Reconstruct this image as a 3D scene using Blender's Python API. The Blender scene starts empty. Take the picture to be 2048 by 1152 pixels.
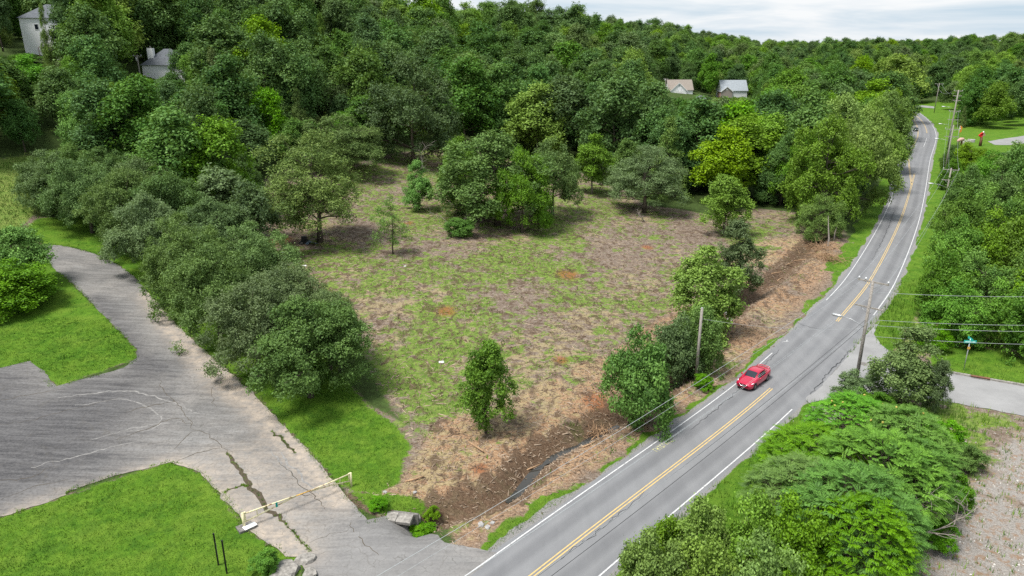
import bpy, bmesh, math, random
import numpy as np
from mathutils import Vector, Matrix
from mathutils.geometry import delaunay_2d_cdt

# ------------------------------------------------------------------ camera, sky, sun, exposure
SC = bpy.context.scene
COL = SC.collection
R = math.radians
F_PX, H_CAM, PITCH = 1420.0, 34.0, math.atan(476 / 1420.0)      # focal length in pixels of a 2048 px wide frame
cam_d = bpy.data.cameras.new('camera'); cam = bpy.data.objects.new('camera', cam_d); COL.objects.link(cam)
cam.location = (0, 0, H_CAM); cam.rotation_euler = (math.pi / 2 - PITCH, 0, 0)
cam_d.sensor_width = 36; cam_d.lens = 36 * F_PX / 2048; cam_d.clip_end = 5000; cam_d.clip_start = 0.5
SC.camera = cam

SUN_EL, SUN_AZ = R(64), R(-122)        # azimuth from +Y towards +X
world = bpy.data.worlds.new('World'); SC.world = world; world.use_nodes = True
wt = world.node_tree; wn = wt.nodes; wl = wt.links; wn.clear()
wo = wn.new('ShaderNodeOutputWorld'); bg = wn.new('ShaderNodeBackground'); wl.new(bg.outputs[0], wo.inputs[0])
sky = wn.new('ShaderNodeTexSky'); sky.sky_type = 'NISHITA'; sky.sun_disc = False
sky.sun_elevation = SUN_EL; sky.sun_rotation = SUN_AZ; sky.air_density = 1.3; sky.dust_density = 2.5
tc = wn.new('ShaderNodeTexCoord'); sep = wn.new('ShaderNodeSeparateXYZ'); wl.new(tc.outputs['Generated'], sep.inputs[0])
mx = wn.new('ShaderNodeMath'); mx.operation = 'MAXIMUM'; wl.new(sep.outputs[2], mx.inputs[0]); mx.inputs[1].default_value = 0.0
ad = wn.new('ShaderNodeMath'); ad.operation = 'ADD'; wl.new(mx.outputs[0], ad.inputs[0]); ad.inputs[1].default_value = 0.09
dv = wn.new('ShaderNodeVectorMath'); dv.operation = 'DIVIDE'; wl.new(tc.outputs['Generated'], dv.inputs[0])
cmb = wn.new('ShaderNodeCombineXYZ')
for i in range(3): wl.new(ad.outputs[0], cmb.inputs[i])
wl.new(cmb.outputs[0], dv.inputs[1])
nz = wn.new('ShaderNodeTexNoise'); nz.inputs['Scale'].default_value = 0.55; nz.inputs['Detail'].default_value = 7; nz.inputs['Roughness'].default_value = 0.55
nz.inputs['Distortion'].default_value = 0.4; wl.new(dv.outputs[0], nz.inputs['Vector'])
rp = wn.new('ShaderNodeValToRGB'); wl.new(nz.outputs[0], rp.inputs[0])
rp.color_ramp.elements[0].position = 0.36; rp.color_ramp.elements[0].color = (5.6, 6.9, 8.0, 1)
rp.color_ramp.elements[1].position = 0.62; rp.color_ramp.elements[1].color = (9.2, 9.4, 9.6, 1)
mixw = wn.new('ShaderNodeMixRGB'); mixw.inputs[0].default_value = 0.9
wl.new(sky.outputs[0], mixw.inputs[1]); wl.new(rp.outputs[0], mixw.inputs[2])
wl.new(mixw.outputs[0], bg.inputs[0]); bg.inputs[1].default_value = 0.072

sun_d = bpy.data.lights.new('sun', 'SUN'); sun_d.energy = 3.6; sun_d.angle = R(18); sun_d.color = (1.0, 0.96, 0.9)
sun = bpy.data.objects.new('sun', sun_d); COL.objects.link(sun)
sdir = Vector((math.sin(SUN_AZ) * math.cos(SUN_EL), math.cos(SUN_AZ) * math.cos(SUN_EL), math.sin(SUN_EL)))
sun.rotation_euler = sdir.to_track_quat('Z', 'Y').to_euler()
SC.view_settings.view_transform = 'Standard'; SC.view_settings.look = 'None'
SC.view_settings.exposure = 0.62; SC.view_settings.gamma = 1.0; SC.view_settings.use_curve_mapping = False
SC.cycles.use_denoising = False
SC.cycles.max_bounces = 6; SC.cycles.diffuse_bounces = 2; SC.cycles.transmission_bounces = 4; SC.cycles.transparent_max_bounces = 6

rng = np.random.default_rng(7)
random.seed(7)

# ------------------------------------------------------------------ noise, polylines
_T = np.random.default_rng(3).random((256, 256))
def vnoise(x, y):
    x = np.asarray(x, float); y = np.asarray(y, float)
    xi = np.floor(x).astype(int); yi = np.floor(y).astype(int); fx = x - xi; fy = y - yi
    fx = fx * fx * (3 - 2 * fx); fy = fy * fy * (3 - 2 * fy)
    a = _T[xi & 255, yi & 255]; b = _T[(xi + 1) & 255, yi & 255]; c = _T[xi & 255, (yi + 1) & 255]; d = _T[(xi + 1) & 255, (yi + 1) & 255]
    return (a * (1 - fx) + b * fx) * (1 - fy) + (c * (1 - fx) + d * fx) * fy
def fbm(x, y, oct=4):
    s = 0; a = .5; t = 0
    for i in range(oct):
        s = s + a * vnoise(np.asarray(x) * 2 ** i + 17.3 * i, np.asarray(y) * 2 ** i + 9.1 * i); t += a; a *= .5
    return s / t
def smooth(pts, step=3.0):
    P = np.array(pts, float); out = []
    Q = np.vstack([2 * P[0] - P[1], P, 2 * P[-1] - P[-2]])
    for i in range(1, len(Q) - 2):
        n = max(2, int(np.linalg.norm(Q[i + 1] - Q[i]) / step))
        for k in range(n):
            t = k / n; p0, p1, p2, p3 = Q[i - 1], Q[i], Q[i + 1], Q[i + 2]
            out.append(.5 * (2 * p1 + (p2 - p0) * t + (2 * p0 - 5 * p1 + 4 * p2 - p3) * t * t + (3 * p1 - p0 - 3 * p2 + p3) * t ** 3))
    out.append(P[-1]); return np.array(out)
def offset(P, off):
    T = np.gradient(P, axis=0); T /= np.linalg.norm(T, axis=1)[:, None]
    return P + np.stack([-T[:, 1], T[:, 0]], 1) * np.asarray(off).reshape(-1, 1)
def pdist(x, y, P, signed=False):
    x = np.asarray(x, float); y = np.asarray(y, float)
    best = np.full(x.shape, 1e9); sg = np.ones(x.shape)
    for a, b in zip(P[:-1], P[1:]):
        dx, dy = b - a; L = dx * dx + dy * dy
        t = np.clip(((x - a[0]) * dx + (y - a[1]) * dy) / L, 0, 1)
        ex = x - a[0] - t * dx; ey = y - a[1] - t * dy; d = np.hypot(ex, ey)
        m = d < best; best = np.where(m, d, best)
        if signed: sg = np.where(m, np.where(dx * ey - dy * ex >= 0, 1, -1), sg)
    return best * sg if signed else best
def inpoly(x, y, P):
    x = np.asarray(x, float); y = np.asarray(y, float); r = np.zeros(x.shape, bool)
    for (x1, y1), (x2, y2) in zip(P, np.roll(P, -1, 0)):
        c = (y1 > y) != (y2 > y)
        r ^= c & (x < (x2 - x1) * (y - y1) / (y2 - y1 + 1e-12) + x1)
    return r
def softin(x, y, P, w):                      # 1 inside, 0 outside, soft edge of width w
    d = pdist(x, y, np.vstack([P, P[:1]])); s = np.where(inpoly(x, y, P), d, -d)
    return np.clip(.5 + s / (2 * w), 0, 1)

# ------------------------------------------------------------------ terrain
ROAD_R = smooth([(-62, -34), (-18, 13.7), (6, 39.7), (30, 65.7), (50.4, 91.9), (62.5, 109.3), (83.1, 142), (103.9, 177), (136.3, 232.7),
                 (178.9, 304.5), (213, 372), (238, 432), (243, 462), (238, 482)], 3.0)       # right edge line of the road
_w = np.interp(ROAD_R[:, 1], [0, 165, 215, 260, 600], [6.7, 6.7, 8.6, 10.2, 10.2])
ROAD_L = offset(ROAD_R, _w)
ROAD_C = offset(ROAD_R, 3.35)
AXIS = np.array(list(ROAD_C[ROAD_C[:, 1] < 425][::5]) + [(330, 640), (470, 980), (800, 1800)])
def sp(d, w): return w * np.logaddexp(0, d / w)
DITCH = None; PAVE_POLY = None
def base_z(x, y):
    d = pdist(x, y, AXIS, True); r = np.hypot(x, y)
    z = .07 * sp(d - 34, 5) + .25 * sp(d - 112, 10) - .31 * sp(d - 212, 14)
    z = z + .05 * sp(-d - 34, 6) - .045 * sp(-d - 260, 20)
    t = np.clip((r - 430) / 520, 0, 1); z = z + 20 * t * t * (3 - 2 * t) * np.maximum(np.clip((np.abs(d) - 10) / 60, 0, 1), np.clip((r - 500) / 80, 0, 1)) * np.where(d > 60, np.clip(1 - (d - 60) / 120, 0, 1), 1)
    z = z + 4.5 * np.exp(-((x - 108) ** 2 + (y - 395) ** 2) / 45 ** 2)
    k = np.clip((np.abs(d) - 7) / 12, 0, 1)
    z = z + k * ((fbm(x / 14, y / 14, 2) - .5) * .5 + np.clip((d - 100) / 60, 0, 1) * (fbm(x / 60 + 5, y / 60, 2) - .5) * 6)
    return z
def ground_z(x, y):
    z = base_z(x, y)
    if DITCH is not None:
        dd = pdist(x, y, DITCH); z = z - 1.6 * np.exp(-(dd / 1.35) ** 2) + .22 * np.exp(-((dd - 3.2) / 1.2) ** 2)
    return z
CP, SP = math.cos(PITCH), math.sin(PITCH)
def G(px, py, fn=None):                      # the point of the terrain seen at a place of the survey photograph
    fn = fn or ground_z
    dx = (px - 1024) / F_PX; dy = -(py - 576) / F_PX
    v = np.array([dx, CP + dy * SP, -SP + dy * CP])
    t = np.geomspace(8, 1500, 900)
    z = fn(v[0] * t, v[1] * t); h = H_CAM + v[2] * t - z
    i = int(np.argmax(h < 0)) if (h < 0).any() else len(t) - 1
    lo, hi = t[max(i - 1, 0)], t[i]
    tt = np.linspace(lo, hi, 24); hh = H_CAM + v[2] * tt - fn(v[0] * tt, v[1] * tt)
    k = int(np.argmax(hh < 0)) if (hh < 0).any() else 23
    t0 = tt[k]; return np.array([v[0] * t0, v[1] * t0, float(fn(v[0] * t0, v[1] * t0))])
def Gs(pts, fn=None): return np.array([G(a, b, fn)[:2] for a, b in pts])
def depth(p): return p[1] * CP - (p[2] - H_CAM) * SP
def height_to(p, py):                        # height above p at which a thing standing there reaches image row py
    k = -(py - 576) / F_PX
    return p[1] * (k * CP - SP) / (CP + k * SP) + H_CAM - p[2]
def Z(x, y): return float(ground_z(np.array([x]), np.array([y]))[0])

DITCH = smooth(Gs([(835, 1040), (905, 1012), (985, 990), (1035, 958), (1068, 918), (1108, 888), (1160, 864), (1215, 838), (1290, 795), (1365, 730),
                   (1425, 655), (1495, 592), (1560, 545), (1620, 490), (1690, 410)], base_z), 2.0)

# ------------------------------------------------------------------ mesh helpers
def mesh_np(name, V, Fq=None, Ft=None, smooth_=False):
    me = bpy.data.meshes.new(name); V = np.ascontiguousarray(V, np.float32)
    parts = []; sizes = []
    if Fq is not None and len(Fq): parts.append(np.asarray(Fq, np.int32).ravel()); sizes.append(np.full(len(Fq), 4))
    if Ft is not None and len(Ft): parts.append(np.asarray(Ft, np.int32).ravel()); sizes.append(np.full(len(Ft), 3))
    L = np.concatenate(parts); S = np.concatenate(sizes); st = np.concatenate([[0], np.cumsum(S)[:-1]]).astype(np.int32)
    me.vertices.add(len(V)); me.vertices.foreach_set('co', V.ravel())
    me.loops.add(len(L)); me.loops.foreach_set('vertex_index', L)
    me.polygons.add(len(S)); me.polygons.foreach_set('loop_start', st); me.polygons.foreach_set('loop_total', S.astype(np.int32))
    if smooth_: me.polygons.foreach_set('use_smooth', np.ones(len(S), bool))
    me.update(calc_edges=True); return me
def fattr(me, name, vals):
    a = me.attributes.new(name, 'FLOAT', 'POINT'); a.data.foreach_set('value', np.ascontiguousarray(vals, np.float32))
def cattr(me, name, vals):
    a = me.attributes.new(name, 'FLOAT_COLOR', 'POINT'); a.data.foreach_set('color', np.ascontiguousarray(vals, np.float32).ravel())
def link(name, me, mat=None, parent=None, label=None, cat=None, group=None, kind=None, loc=None, rotz=None):
    o = bpy.data.objects.new(name, me); COL.objects.link(o)
    if mat is not None and me is not None: me.materials.append(mat)
    if parent is not None: o.parent = parent
    if loc is not None: o.location = loc
    if rotz is not None: o.rotation_euler = (0, 0, rotz)
    if label: o['label'] = label
    if cat: o['category'] = cat
    if group: o['group'] = group
    if kind: o['kind'] = kind
    return o
def thing(name, label, cat, loc=(0, 0, 0), rotz=0, group=None):
    return link(name, None, None, None, label, cat, group, None, loc, rotz)
class MB:                                    # collects simple solids, then links them as one mesh
    def __init__(s): s.V = []; s.F = []; s.sm = []
    def add(s, V, F, sm=False):
        o = len(s.V); s.V += [tuple(map(float, v)) for v in V]; s.F += [tuple(i + o for i in f) for f in F]; s.sm += [sm] * len(F); return s
    def box(s, c, size, M=None):
        hx, hy, hz = [q / 2 for q in size]
        V = [Vector((x, y, z)) for x in (-hx, hx) for y in (-hy, hy) for z in (-hz, hz)]
        if M is not None: V = [M @ v for v in V]
        V = [v + Vector(c) for v in V]
        return s.add(V, [(0, 1, 3, 2), (4, 6, 7, 5), (0, 4, 5, 1), (2, 3, 7, 6), (0, 2, 6, 4), (1, 5, 7, 3)])
    def tube(s, pts, rad, n=8, cap=True):
        pts = [Vector(p) for p in pts]; rad = rad if hasattr(rad, '__len__') else [rad] * len(pts); V = []; F = []
        for i, p in enumerate(pts):
            t = (pts[min(i + 1, len(pts) - 1)] - pts[max(i - 1, 0)]).normalized()
            a = t.cross(Vector((0, 0, 1)) if abs(t.z) < .9 else Vector((1, 0, 0))).normalized(); b = t.cross(a)
            for k in range(n):
                an = 2 * math.pi * k / n; V.append(p + (a * math.cos(an) + b * math.sin(an)) * rad[i])
        for i in range(len(pts) - 1):
            for k in range(n): F.append((i * n + k, i * n + (k + 1) % n, (i + 1) * n + (k + 1) % n, (i + 1) * n + k))
        s.add(V, F, True)
        if cap:
            o = len(s.V) - len(V); s.F += [tuple(o + k for k in reversed(range(n))), tuple(o + (len(pts) - 1) * n + k for k in range(n))]; s.sm += [False, False]
        return s
    def prism(s, poly, z0, z1):
        n = len(poly); V = [(x, y, z0) for x, y in poly] + [(x, y, z1) for x, y in poly]
        return s.add(V, [tuple(reversed(range(n))), tuple(range(n, 2 * n))] + [(i, (i + 1) % n, n + (i + 1) % n, n + i) for i in range(n)])
    def mesh(s, name):
        me = bpy.data.meshes.new(name); me.from_pydata(s.V, [], s.F); me.polygons.foreach_set('use_smooth', s.sm); me.update(); return me
    def build(s, name, mat, parent=None, **k): return link(name, s.mesh(name), mat, parent, **k)

# ------------------------------------------------------------------ materials
class NT:
    def __init__(s, name, rough=.8, spec=.3):
        s.m = bpy.data.materials.new(name); s.m.use_nodes = True; s.t = s.m.node_tree; s.n = s.t.nodes
        s.b = s.n['Principled BSDF']; s.b.inputs['Roughness'].default_value = rough; s.b.inputs['Specular IOR Level'].default_value = spec
        s.out = s.n['Material Output']
    def new(s, ty, **k):
        nd = s.n.new(ty)
        for a, v in k.items(): setattr(nd, a, v)
        return nd
    def put(s, sock, v):
        if hasattr(v, 'is_output') or isinstance(v, bpy.types.NodeSocket): s.t.links.new(v, sock)
        else: sock.default_value = (v if not isinstance(v, tuple) or len(v) == 4 or sock.type == 'VECTOR' else (*v, 1))
    def coord(s, which='Object', scale=(1, 1, 1), rot=(0, 0, 0)):
        c = s.new('ShaderNodeTexCoord'); mp = s.new('ShaderNodeMapping'); s.t.links.new(c.outputs[which], mp.inputs[0])
        mp.inputs['Scale'].default_value = scale; mp.inputs['Rotation'].default_value = rot; return mp.outputs[0]
    def noise(s, vec, scale, detail=4, rough=.55, dist=0):
        nd = s.new('ShaderNodeTexNoise'); s.t.links.new(vec, nd.inputs['Vector']); nd.inputs['Scale'].default_value = scale
        nd.inputs['Detail'].default_value = detail; nd.inputs['Roughness'].default_value = rough; nd.inputs['Distortion'].default_value = dist; return nd.outputs[0]
    def vor(s, vec, scale, feature='F1', out=0):
        nd = s.new('ShaderNodeTexVoronoi', feature=feature); s.t.links.new(vec, nd.inputs['Vector']); nd.inputs['Scale'].default_value = scale; return nd.outputs[out]
    def ramp(s, fac, a, b, ca=(0, 0, 0), cb=(1, 1, 1)):
        nd = s.new('ShaderNodeValToRGB'); s.t.links.new(fac, nd.inputs[0]); e = nd.color_ramp.elements
        e[0].position = a; e[1].position = b; e[0].color = (*ca, 1); e[1].color = (*cb, 1); return nd.outputs[0]
    def mix(s, fac, a, b, mode='MIX'):
        nd = s.new('ShaderNodeMixRGB', blend_type=mode); s.put(nd.inputs[0], fac); s.put(nd.inputs[1], a); s.put(nd.inputs[2], b); return nd.outputs[0]
    def math(s, op, a, b=0.0, clamp=False):
        nd = s.new('ShaderNodeMath', operation=op, use_clamp=clamp); s.put(nd.inputs[0], a); s.put(nd.inputs[1], b); return nd.outputs[0]
    def attr(s, name, out='Fac'):
        nd = s.new('ShaderNodeAttribute', attribute_name=name); return nd.outputs[out]
    def bump(s, h, strength=.5, dist=.05):
        nd = s.new('ShaderNodeBump'); s.t.links.new(h, nd.inputs['Height']); nd.inputs['Strength'].default_value = strength; nd.inputs['Distance'].default_value = dist
        s.t.links.new(nd.outputs[0], s.b.inputs['Normal'])
    def color(s, v): s.put(s.b.inputs['Base Color'], v); return s.m
def plain(name, col, rough=.6, metal=0, var=.25, scale=6, spec=.3):
    t = NT(name, rough, spec); t.b.inputs['Metallic'].default_value = metal; v = t.coord()
    n = t.noise(v, scale, 5); return t.color(t.mix(t.ramp(n, .3, .7), tuple(c * (1 - var) for c in col), tuple(min(1, c * (1 + var)) for c in col)))

M = {}
# ground: land-cover shares come from the survey as attributes c1, c2, c3
t = NT('ground', .95, .1); v = t.coord()
nA = t.noise(v, .35, 6, .6); nB = t.noise(v, 1.7, 6, .65); nC = t.noise(v, 9, 5, .7); vs = t.coord(scale=(1, 2.6, 1), rot=(0, 0, .6)); nS = t.noise(vs, 3.2, 6, .78)
vs2 = t.coord(scale=(2.4, 1, 1), rot=(0, 0, -.4)); nS2 = t.noise(vs2, 4.2, 6, .78)
nP = t.noise(v, .55, 8, .6, .6); nP2 = t.noise(t.coord(scale=(1, 1.6, 1), rot=(0, 0, 2.0)), .6, 8, .6, .6); nP3 = t.noise(t.coord(scale=(1.3, .8, 1), rot=(0, 0, .9)), .7, 8, .6, .6)
def patch(mask, n, a=.475, b=.56, k=.34): return t.ramp(t.math('ADD', n, t.math('MULTIPLY', t.math('SUBTRACT', mask, .5), k)), a, b)
mul = t.mix(t.ramp(nB, .36, .66), (.105, .077, .055), (.245, .20, .16))
mul = t.mix(t.math('MULTIPLY', t.ramp(nS, .5, .62), .8), mul, (.37, .325, .28))
mul = t.mix(t.math('MULTIPLY', t.ramp(nS2, .52, .64), .7), mul, (.23, .125, .085))
mul = t.mix(t.math('MULTIPLY', t.ramp(nC, .53, .66), .75), mul, (.07, .045, .035))
c1 = t.new('ShaderNodeAttribute', attribute_name='c1'); s1 = t.new('ShaderNodeSeparateColor'); t.t.links.new(c1.outputs['Color'], s1.inputs[0])
c2 = t.new('ShaderNodeAttribute', attribute_name='c2'); s2 = t.new('ShaderNodeSeparateColor'); t.t.links.new(c2.outputs['Color'], s2.inputs[0])
c3 = t.new('ShaderNodeAttribute', attribute_name='c3'); s3 = t.new('ShaderNodeSeparateColor'); t.t.links.new(c3.outputs['Color'], s3.inputs[0])
def soft(mask, k=1.0, a=.30, b=.85): return t.ramp(t.math('ADD', mask, t.math('MULTIPLY', t.math('SUBTRACT', t.math('ADD', t.math('MULTIPLY', nC, .6), t.math('MULTIPLY', nS, .55)), .57), k * 2.2)), a, b)
def edge(mask, n, k=.5): return t.ramp(t.math('ADD', mask, t.math('MULTIPLY', t.math('SUBTRACT', n, .5), k)), .42, .58)
chip = t.mix(t.ramp(nS, .40, .62), (.175, .088, .045), (.44, .29, .175)); chip = t.mix(t.math('MULTIPLY', t.ramp(nS2, .5, .64), .6), chip, (.55, .43, .30))
chip = t.mix(t.math('MULTIPLY', t.ramp(nC, .55, .7), .7), chip, (.10, .06, .035))
col = t.mix(soft(s1.outputs[1], .7), mul, chip)
straw = t.mix(t.ramp(nS, .38, .64), (.22, .17, .08), (.44, .37, .22)); col = t.mix(t.math('MULTIPLY', patch(c2.outputs['Alpha'], nP2), .75), col, straw)
gr = t.mix(t.ramp(nB, .3, .7), (.042, .115, .009), (.12, .235, .02)); gr = t.mix(t.math('MULTIPLY', t.ramp(nA, .42, .66), .6), gr, (.16, .245, .03)); gr = t.mix(t.math('MULTIPLY', t.ramp(nC, .5, .66), .6), gr, (.025, .075, .006)); gr = t.mix(t.math('MULTIPLY', t.ramp(nP3, .5, .62), .4), gr, (.04, .10, .012))
grp = t.mix(t.ramp(nB, .35, .65), (.075, .145, .02), (.20, .28, .055)); grp = t.mix(t.math('MULTIPLY', t.ramp(nS2, .5, .64), .6), grp, mul)
col = t.mix(patch(s2.outputs[0], nP), col, grp)
col = t.mix(t.math('MULTIPLY', soft(s2.outputs[1], .8), .8), col, t.mix(t.ramp(nC, .3, .7), (.17, .065, .03), (.36, .14, .06)))
col = t.mix(t.math('MULTIPLY', patch(s1.outputs[2], nP3, k=.6), .8), col, t.mix(t.ramp(nS, .35, .7), (.055, .038, .026), (.15, .10, .068)))
col = t.mix(edge(s2.outputs[2], nB, .7), col, t.mix(t.ramp(nB, .3, .7), (.035, .05, .016), (.07, .115, .03)))
mead = t.mix(t.ramp(nB, .3, .7), (.085, .17, .025), (.22, .26, .07)); col = t.mix(edge(s3.outputs[0], nA, .5), col, mead)
col = t.mix(edge(s1.outputs[0], nB, .9), col, gr)
grav = t.mix(t.ramp(nC, .35, .65), (.20, .18, .16), (.38, .355, .33)); grav = t.mix(t.ramp(nB, .5, .66), grav, (.26, .17, .11)); col = t.mix(edge(c1.outputs['Alpha'], nB, .6), col, grav)
shl = t.mix(t.ramp(nC, .3, .7), (.14, .135, .13), (.34, .33, .32)); col = t.mix(edge(s3.outputs[1], nB, .7), col, shl)
t.bump(t.math('ADD', t.math('MULTIPLY', nS, .6), nC), .9, .12); M['ground'] = t.color(col)

# ------------------------------------------------------------------ pavement outlines (survey points)
PAVE_PX = [(990, 1105), (955, 1098), (890, 1086), (835, 1064), (808, 1048), (770, 1032), (738, 1040), (712, 1012), (690, 990), (668, 962), (640, 930), (612, 895), (575, 860), (538, 818),
           (495, 775), (430, 720), (380, 675), (345, 640), (310, 600), (275, 560), (240, 532), (200, 511), (160, 499), (120, 491), (86, 490), (92, 512), (110, 540), (128, 552), (150, 572), (190, 612), (230, 655), (262, 685), (274, 702),
           (270, 718), (248, 735), (180, 755), (112, 773), (95, 755), (80, 735), (58, 722), (0, 736), (-330, 800), (-420, 1120), (0, 1034), (40, 1022), (128, 992), (136, 982), (230, 951), (310, 931), (342, 924),
           (400, 946), (440, 988), (462, 1010), (492, 1058), (540, 1092), (575, 1112), (596, 1115), (610, 1140), (660, 1165), (720, 1260), (900, 1210)]
PAVE = Gs(PAVE_PX)
SIDE_PX = [(1608, 800), (1640, 775), (1760, 640), (1748, 668), (1762, 690), (1800, 715), (1850, 735), (1905, 748), (1965, 757), (2048, 772), (2300, 812), (2500, 900), (2250, 865), (2048, 832), (1960, 815), (1890, 802), (1830, 793), (1770, 788), (1700, 792), (1650, 800), (1618, 806)]
SIDE = Gs(SIDE_PX)
def poly_mesh(name, P, step, dz, attrs=None):
    # refined outline with ragged edge + interior grid, triangulated
    B = []
    for a, b in zip(P, np.roll(P, -1, 0)):
        n = max(1, int(np.linalg.norm(b - a) / (step * .5)))
        for k in range(n): B.append(a + (b - a) * k / n)
    B = np.array(B); B = B + (np.stack([fbm(B[:, 0] * 1.3, B[:, 1] * 1.3, 3), fbm(B[:, 0] * 1.3 + 50, B[:, 1] * 1.3, 3)], 1) - .5) * .5
    x0, y0 = B.min(0); x1, y1 = B.max(0)
    gx, gy = np.meshgrid(np.arange(x0, x1, step), np.arange(y0, y1, step)); gx = gx.ravel(); gy = gy.ravel()
    ok = inpoly(gx, gy, B) & (pdist(gx, gy, np.vstack([B, B[:1]])) > step * .35); gx = gx[ok]; gy = gy[ok]
    pts = [Vector(p) for p in B] + [Vector(p) for p in zip(gx, gy)]
    nb = len(B); r = delaunay_2d_cdt(pts, [(i, (i + 1) % nb) for i in range(nb)], [], 1, 1e-5)
    V2 = np.array([(p.x, p.y) for p in r[0]]); V = np.column_stack([V2, ground_z(V2[:, 0], V2[:, 1]) + dz])
    T = [f for f in r[2] if len(f) == 3]
    me = mesh_np(name, V, None, T, True); return me, V
def ribbon(name, P, off0, off1, z, mat, parent=None, sel=None, **k):
    A = offset(P, off0); B = offset(P, off1)
    if sel is not None:
        m = sel(P); A = A[m]; B = B[m]
    n = len(A); V = np.vstack([np.column_stack([A, ground_z(A[:, 0], A[:, 1]) * 0 + z]), np.column_stack([B, np.full(n, z)])])
    F = [(i, i + 1, n + i + 1, n + i) for i in range(n - 1)]
    F = [(a, d, c, b) for a, b, c, d in F] if np.mean(np.asarray(off1)) > np.mean(np.asarray(off0)) and False else F
    me = mesh_np(name, V, np.array(F)); me.flip_normals() if me.polygons[0].normal.z < 0 else None
    return link(name, me, mat, parent, **k)

# ------------------------------------------------------------------ ground sheet
def build_ground():
    th = np.concatenate([np.linspace(-180, -60, 30)[:-1], np.linspace(-60, -40, 22)[:-1], np.linspace(-40, 40, 430), np.linspace(40, 60, 22)[1:], np.linspace(60, 180, 30)[1:-1]]) * math.pi / 180
    r = [1.0, 6, 12, 18, 24, 28, 31]
    while r[-1] < 2200: r.append(r[-1] + max(.36, .0068 * r[-1] if r[-1] < 140 else .016 * r[-1]))
    r = np.array(r); nt, nr = len(th), len(r)
    X = np.outer(r, np.sin(th)).ravel(); Y = np.outer(r, np.cos(th)).ravel()
    z = ground_z(X, Y); d = pdist(X, Y, AXIS, True)
    dr = np.where(d > 0, pdist(X, Y, ROAD_L), pdist(X, Y, ROAD_R)); on = inpoly(X, Y, np.vstack([ROAD_L, ROAD_R[::-1]])); dr = np.where(on, -dr, dr)
    pv = np.maximum(softin(X, Y, PAVE, .25), softin(X, Y, SIDE, .25))
    z = z - .07 * pv - .08 * np.clip((.5 - dr) / .5, 0, 1)
    i = np.arange(nr - 1)[:, None] * nt; j = np.arange(nt)[None, :]; j2 = (j + 1) % nt
    Q = np.stack([i + j, i + nt + j, i + nt + j2, i + j2], -1).reshape(-1, 4)[:, ::-1]
    me = mesh_np('ground', np.column_stack([X, Y, z]), Q, None, True)
    lawn, chip, mud, grav, green, orange, litter, straw, meadow, shoulder = cover(X, Y, d, dr)
    cattr(me, 'c1', np.column_stack([lawn, chip, mud, grav])); cattr(me, 'c2', np.column_stack([green, orange, litter, straw])); cattr(me, 'c3', np.column_stack([meadow, shoulder, shoulder * 0, shoulder * 0 + 1]))
    link('ground', me, M['ground'], kind='structure')
LAWN_PX = [[(0, 1036), (135, 990), (342, 922), (400, 946), (440, 988), (492, 1058), (540, 1092), (600, 1115), (600, 1160), (650, 1300), (-500, 1400), (-500, 1130)],
           [(274, 702), (262, 685), (190, 612), (128, 552), (90, 500), (-100, 520), (-420, 640), (-400, 800), (0, 738), (58, 722), (112, 773), (270, 718)],
           [(495, 770), (575, 858), (612, 893), (668, 960), (712, 985), (760, 985), (800, 965), (806, 925), (822, 890), (790, 850), (735, 812), (700, 770), (640, 690), (560, 610), (440, 500), (320, 440), (180, 420), (70, 440), (40, 470), (90, 490), (160, 497), (240, 530), (345, 638), (430, 718)],
           [(700, 985), (745, 985), (838, 1000), (860, 1020), (800, 1040), (760, 1028), (715, 1000)],
           [(1930, 330), (1915, 290), (1935, 270), (2000, 258), (2060, 245), (2200, 240), (2200, 300), (2048, 290), (1990, 330), (1950, 370)]]
LAWN_PX.append([(1862, 712), (1900, 694), (1960, 694), (2048, 716), (2200, 760), (2180, 790), (2048, 768), (1960, 753), (1900, 744), (1862, 734)])
LAWNS = [Gs(p) for p in LAWN_PX]
CLEAR = Gs([(700, 1000), (840, 1060), (940, 1095), (1300, 880), (1480, 740), (1650, 560), (1700, 480), (1660, 440), (1590, 425), (1500, 415), (1420, 430), (1370, 420), (1290, 410), (1240, 375), (1190, 365), (1150, 335), (1040, 318), (960, 305), (860, 298), (780, 308), (700, 330), (590, 335), (540, 350), (510, 380), (480, 420), (520, 480), (600, 570), (700, 650), (760, 780), (810, 850), (820, 900), (800, 970)])
MEADOW = Gs([(-200, 330), (0, 318), (60, 310), (105, 330), (90, 380), (70, 430), (40, 455), (-200, 480)])
GRAVEL = Gs([(2048, 830), (2020, 870), (1960, 920), (1900, 1000), (1860, 1070), (1830, 1152), (1820, 1250), (2400, 1250), (2500, 900)])
GRAVEL2 = Gs([(1625, 812), (1700, 800), (1690, 830), (1650, 850), (1600, 880), (1560, 900), (1600, 850)])
WEEDS = Gs([(1770, 800), (1890, 808), (2048, 838), (2020, 875), (1960, 925), (1900, 1000), (1860, 1070), (1830, 1152), (1600, 1180), (1240, 1180), (1560, 880)])
MUDP = Gs([(690, 985), (720, 990), (755, 1015), (752, 1040), (735, 1042), (705, 1012)])
ORANGE = [(1135, 549, 2.0), (892, 622, 1.6), (560, 481, 2.2), (960, 937, .7), (1295, 495, 1.2), (818, 446, 1.0), (1190, 800, 1.6), (1120, 720, 1.0)]
ORANGE = [(*G(a, b)[:2], s) for a, b, s in ORANGE]
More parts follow.
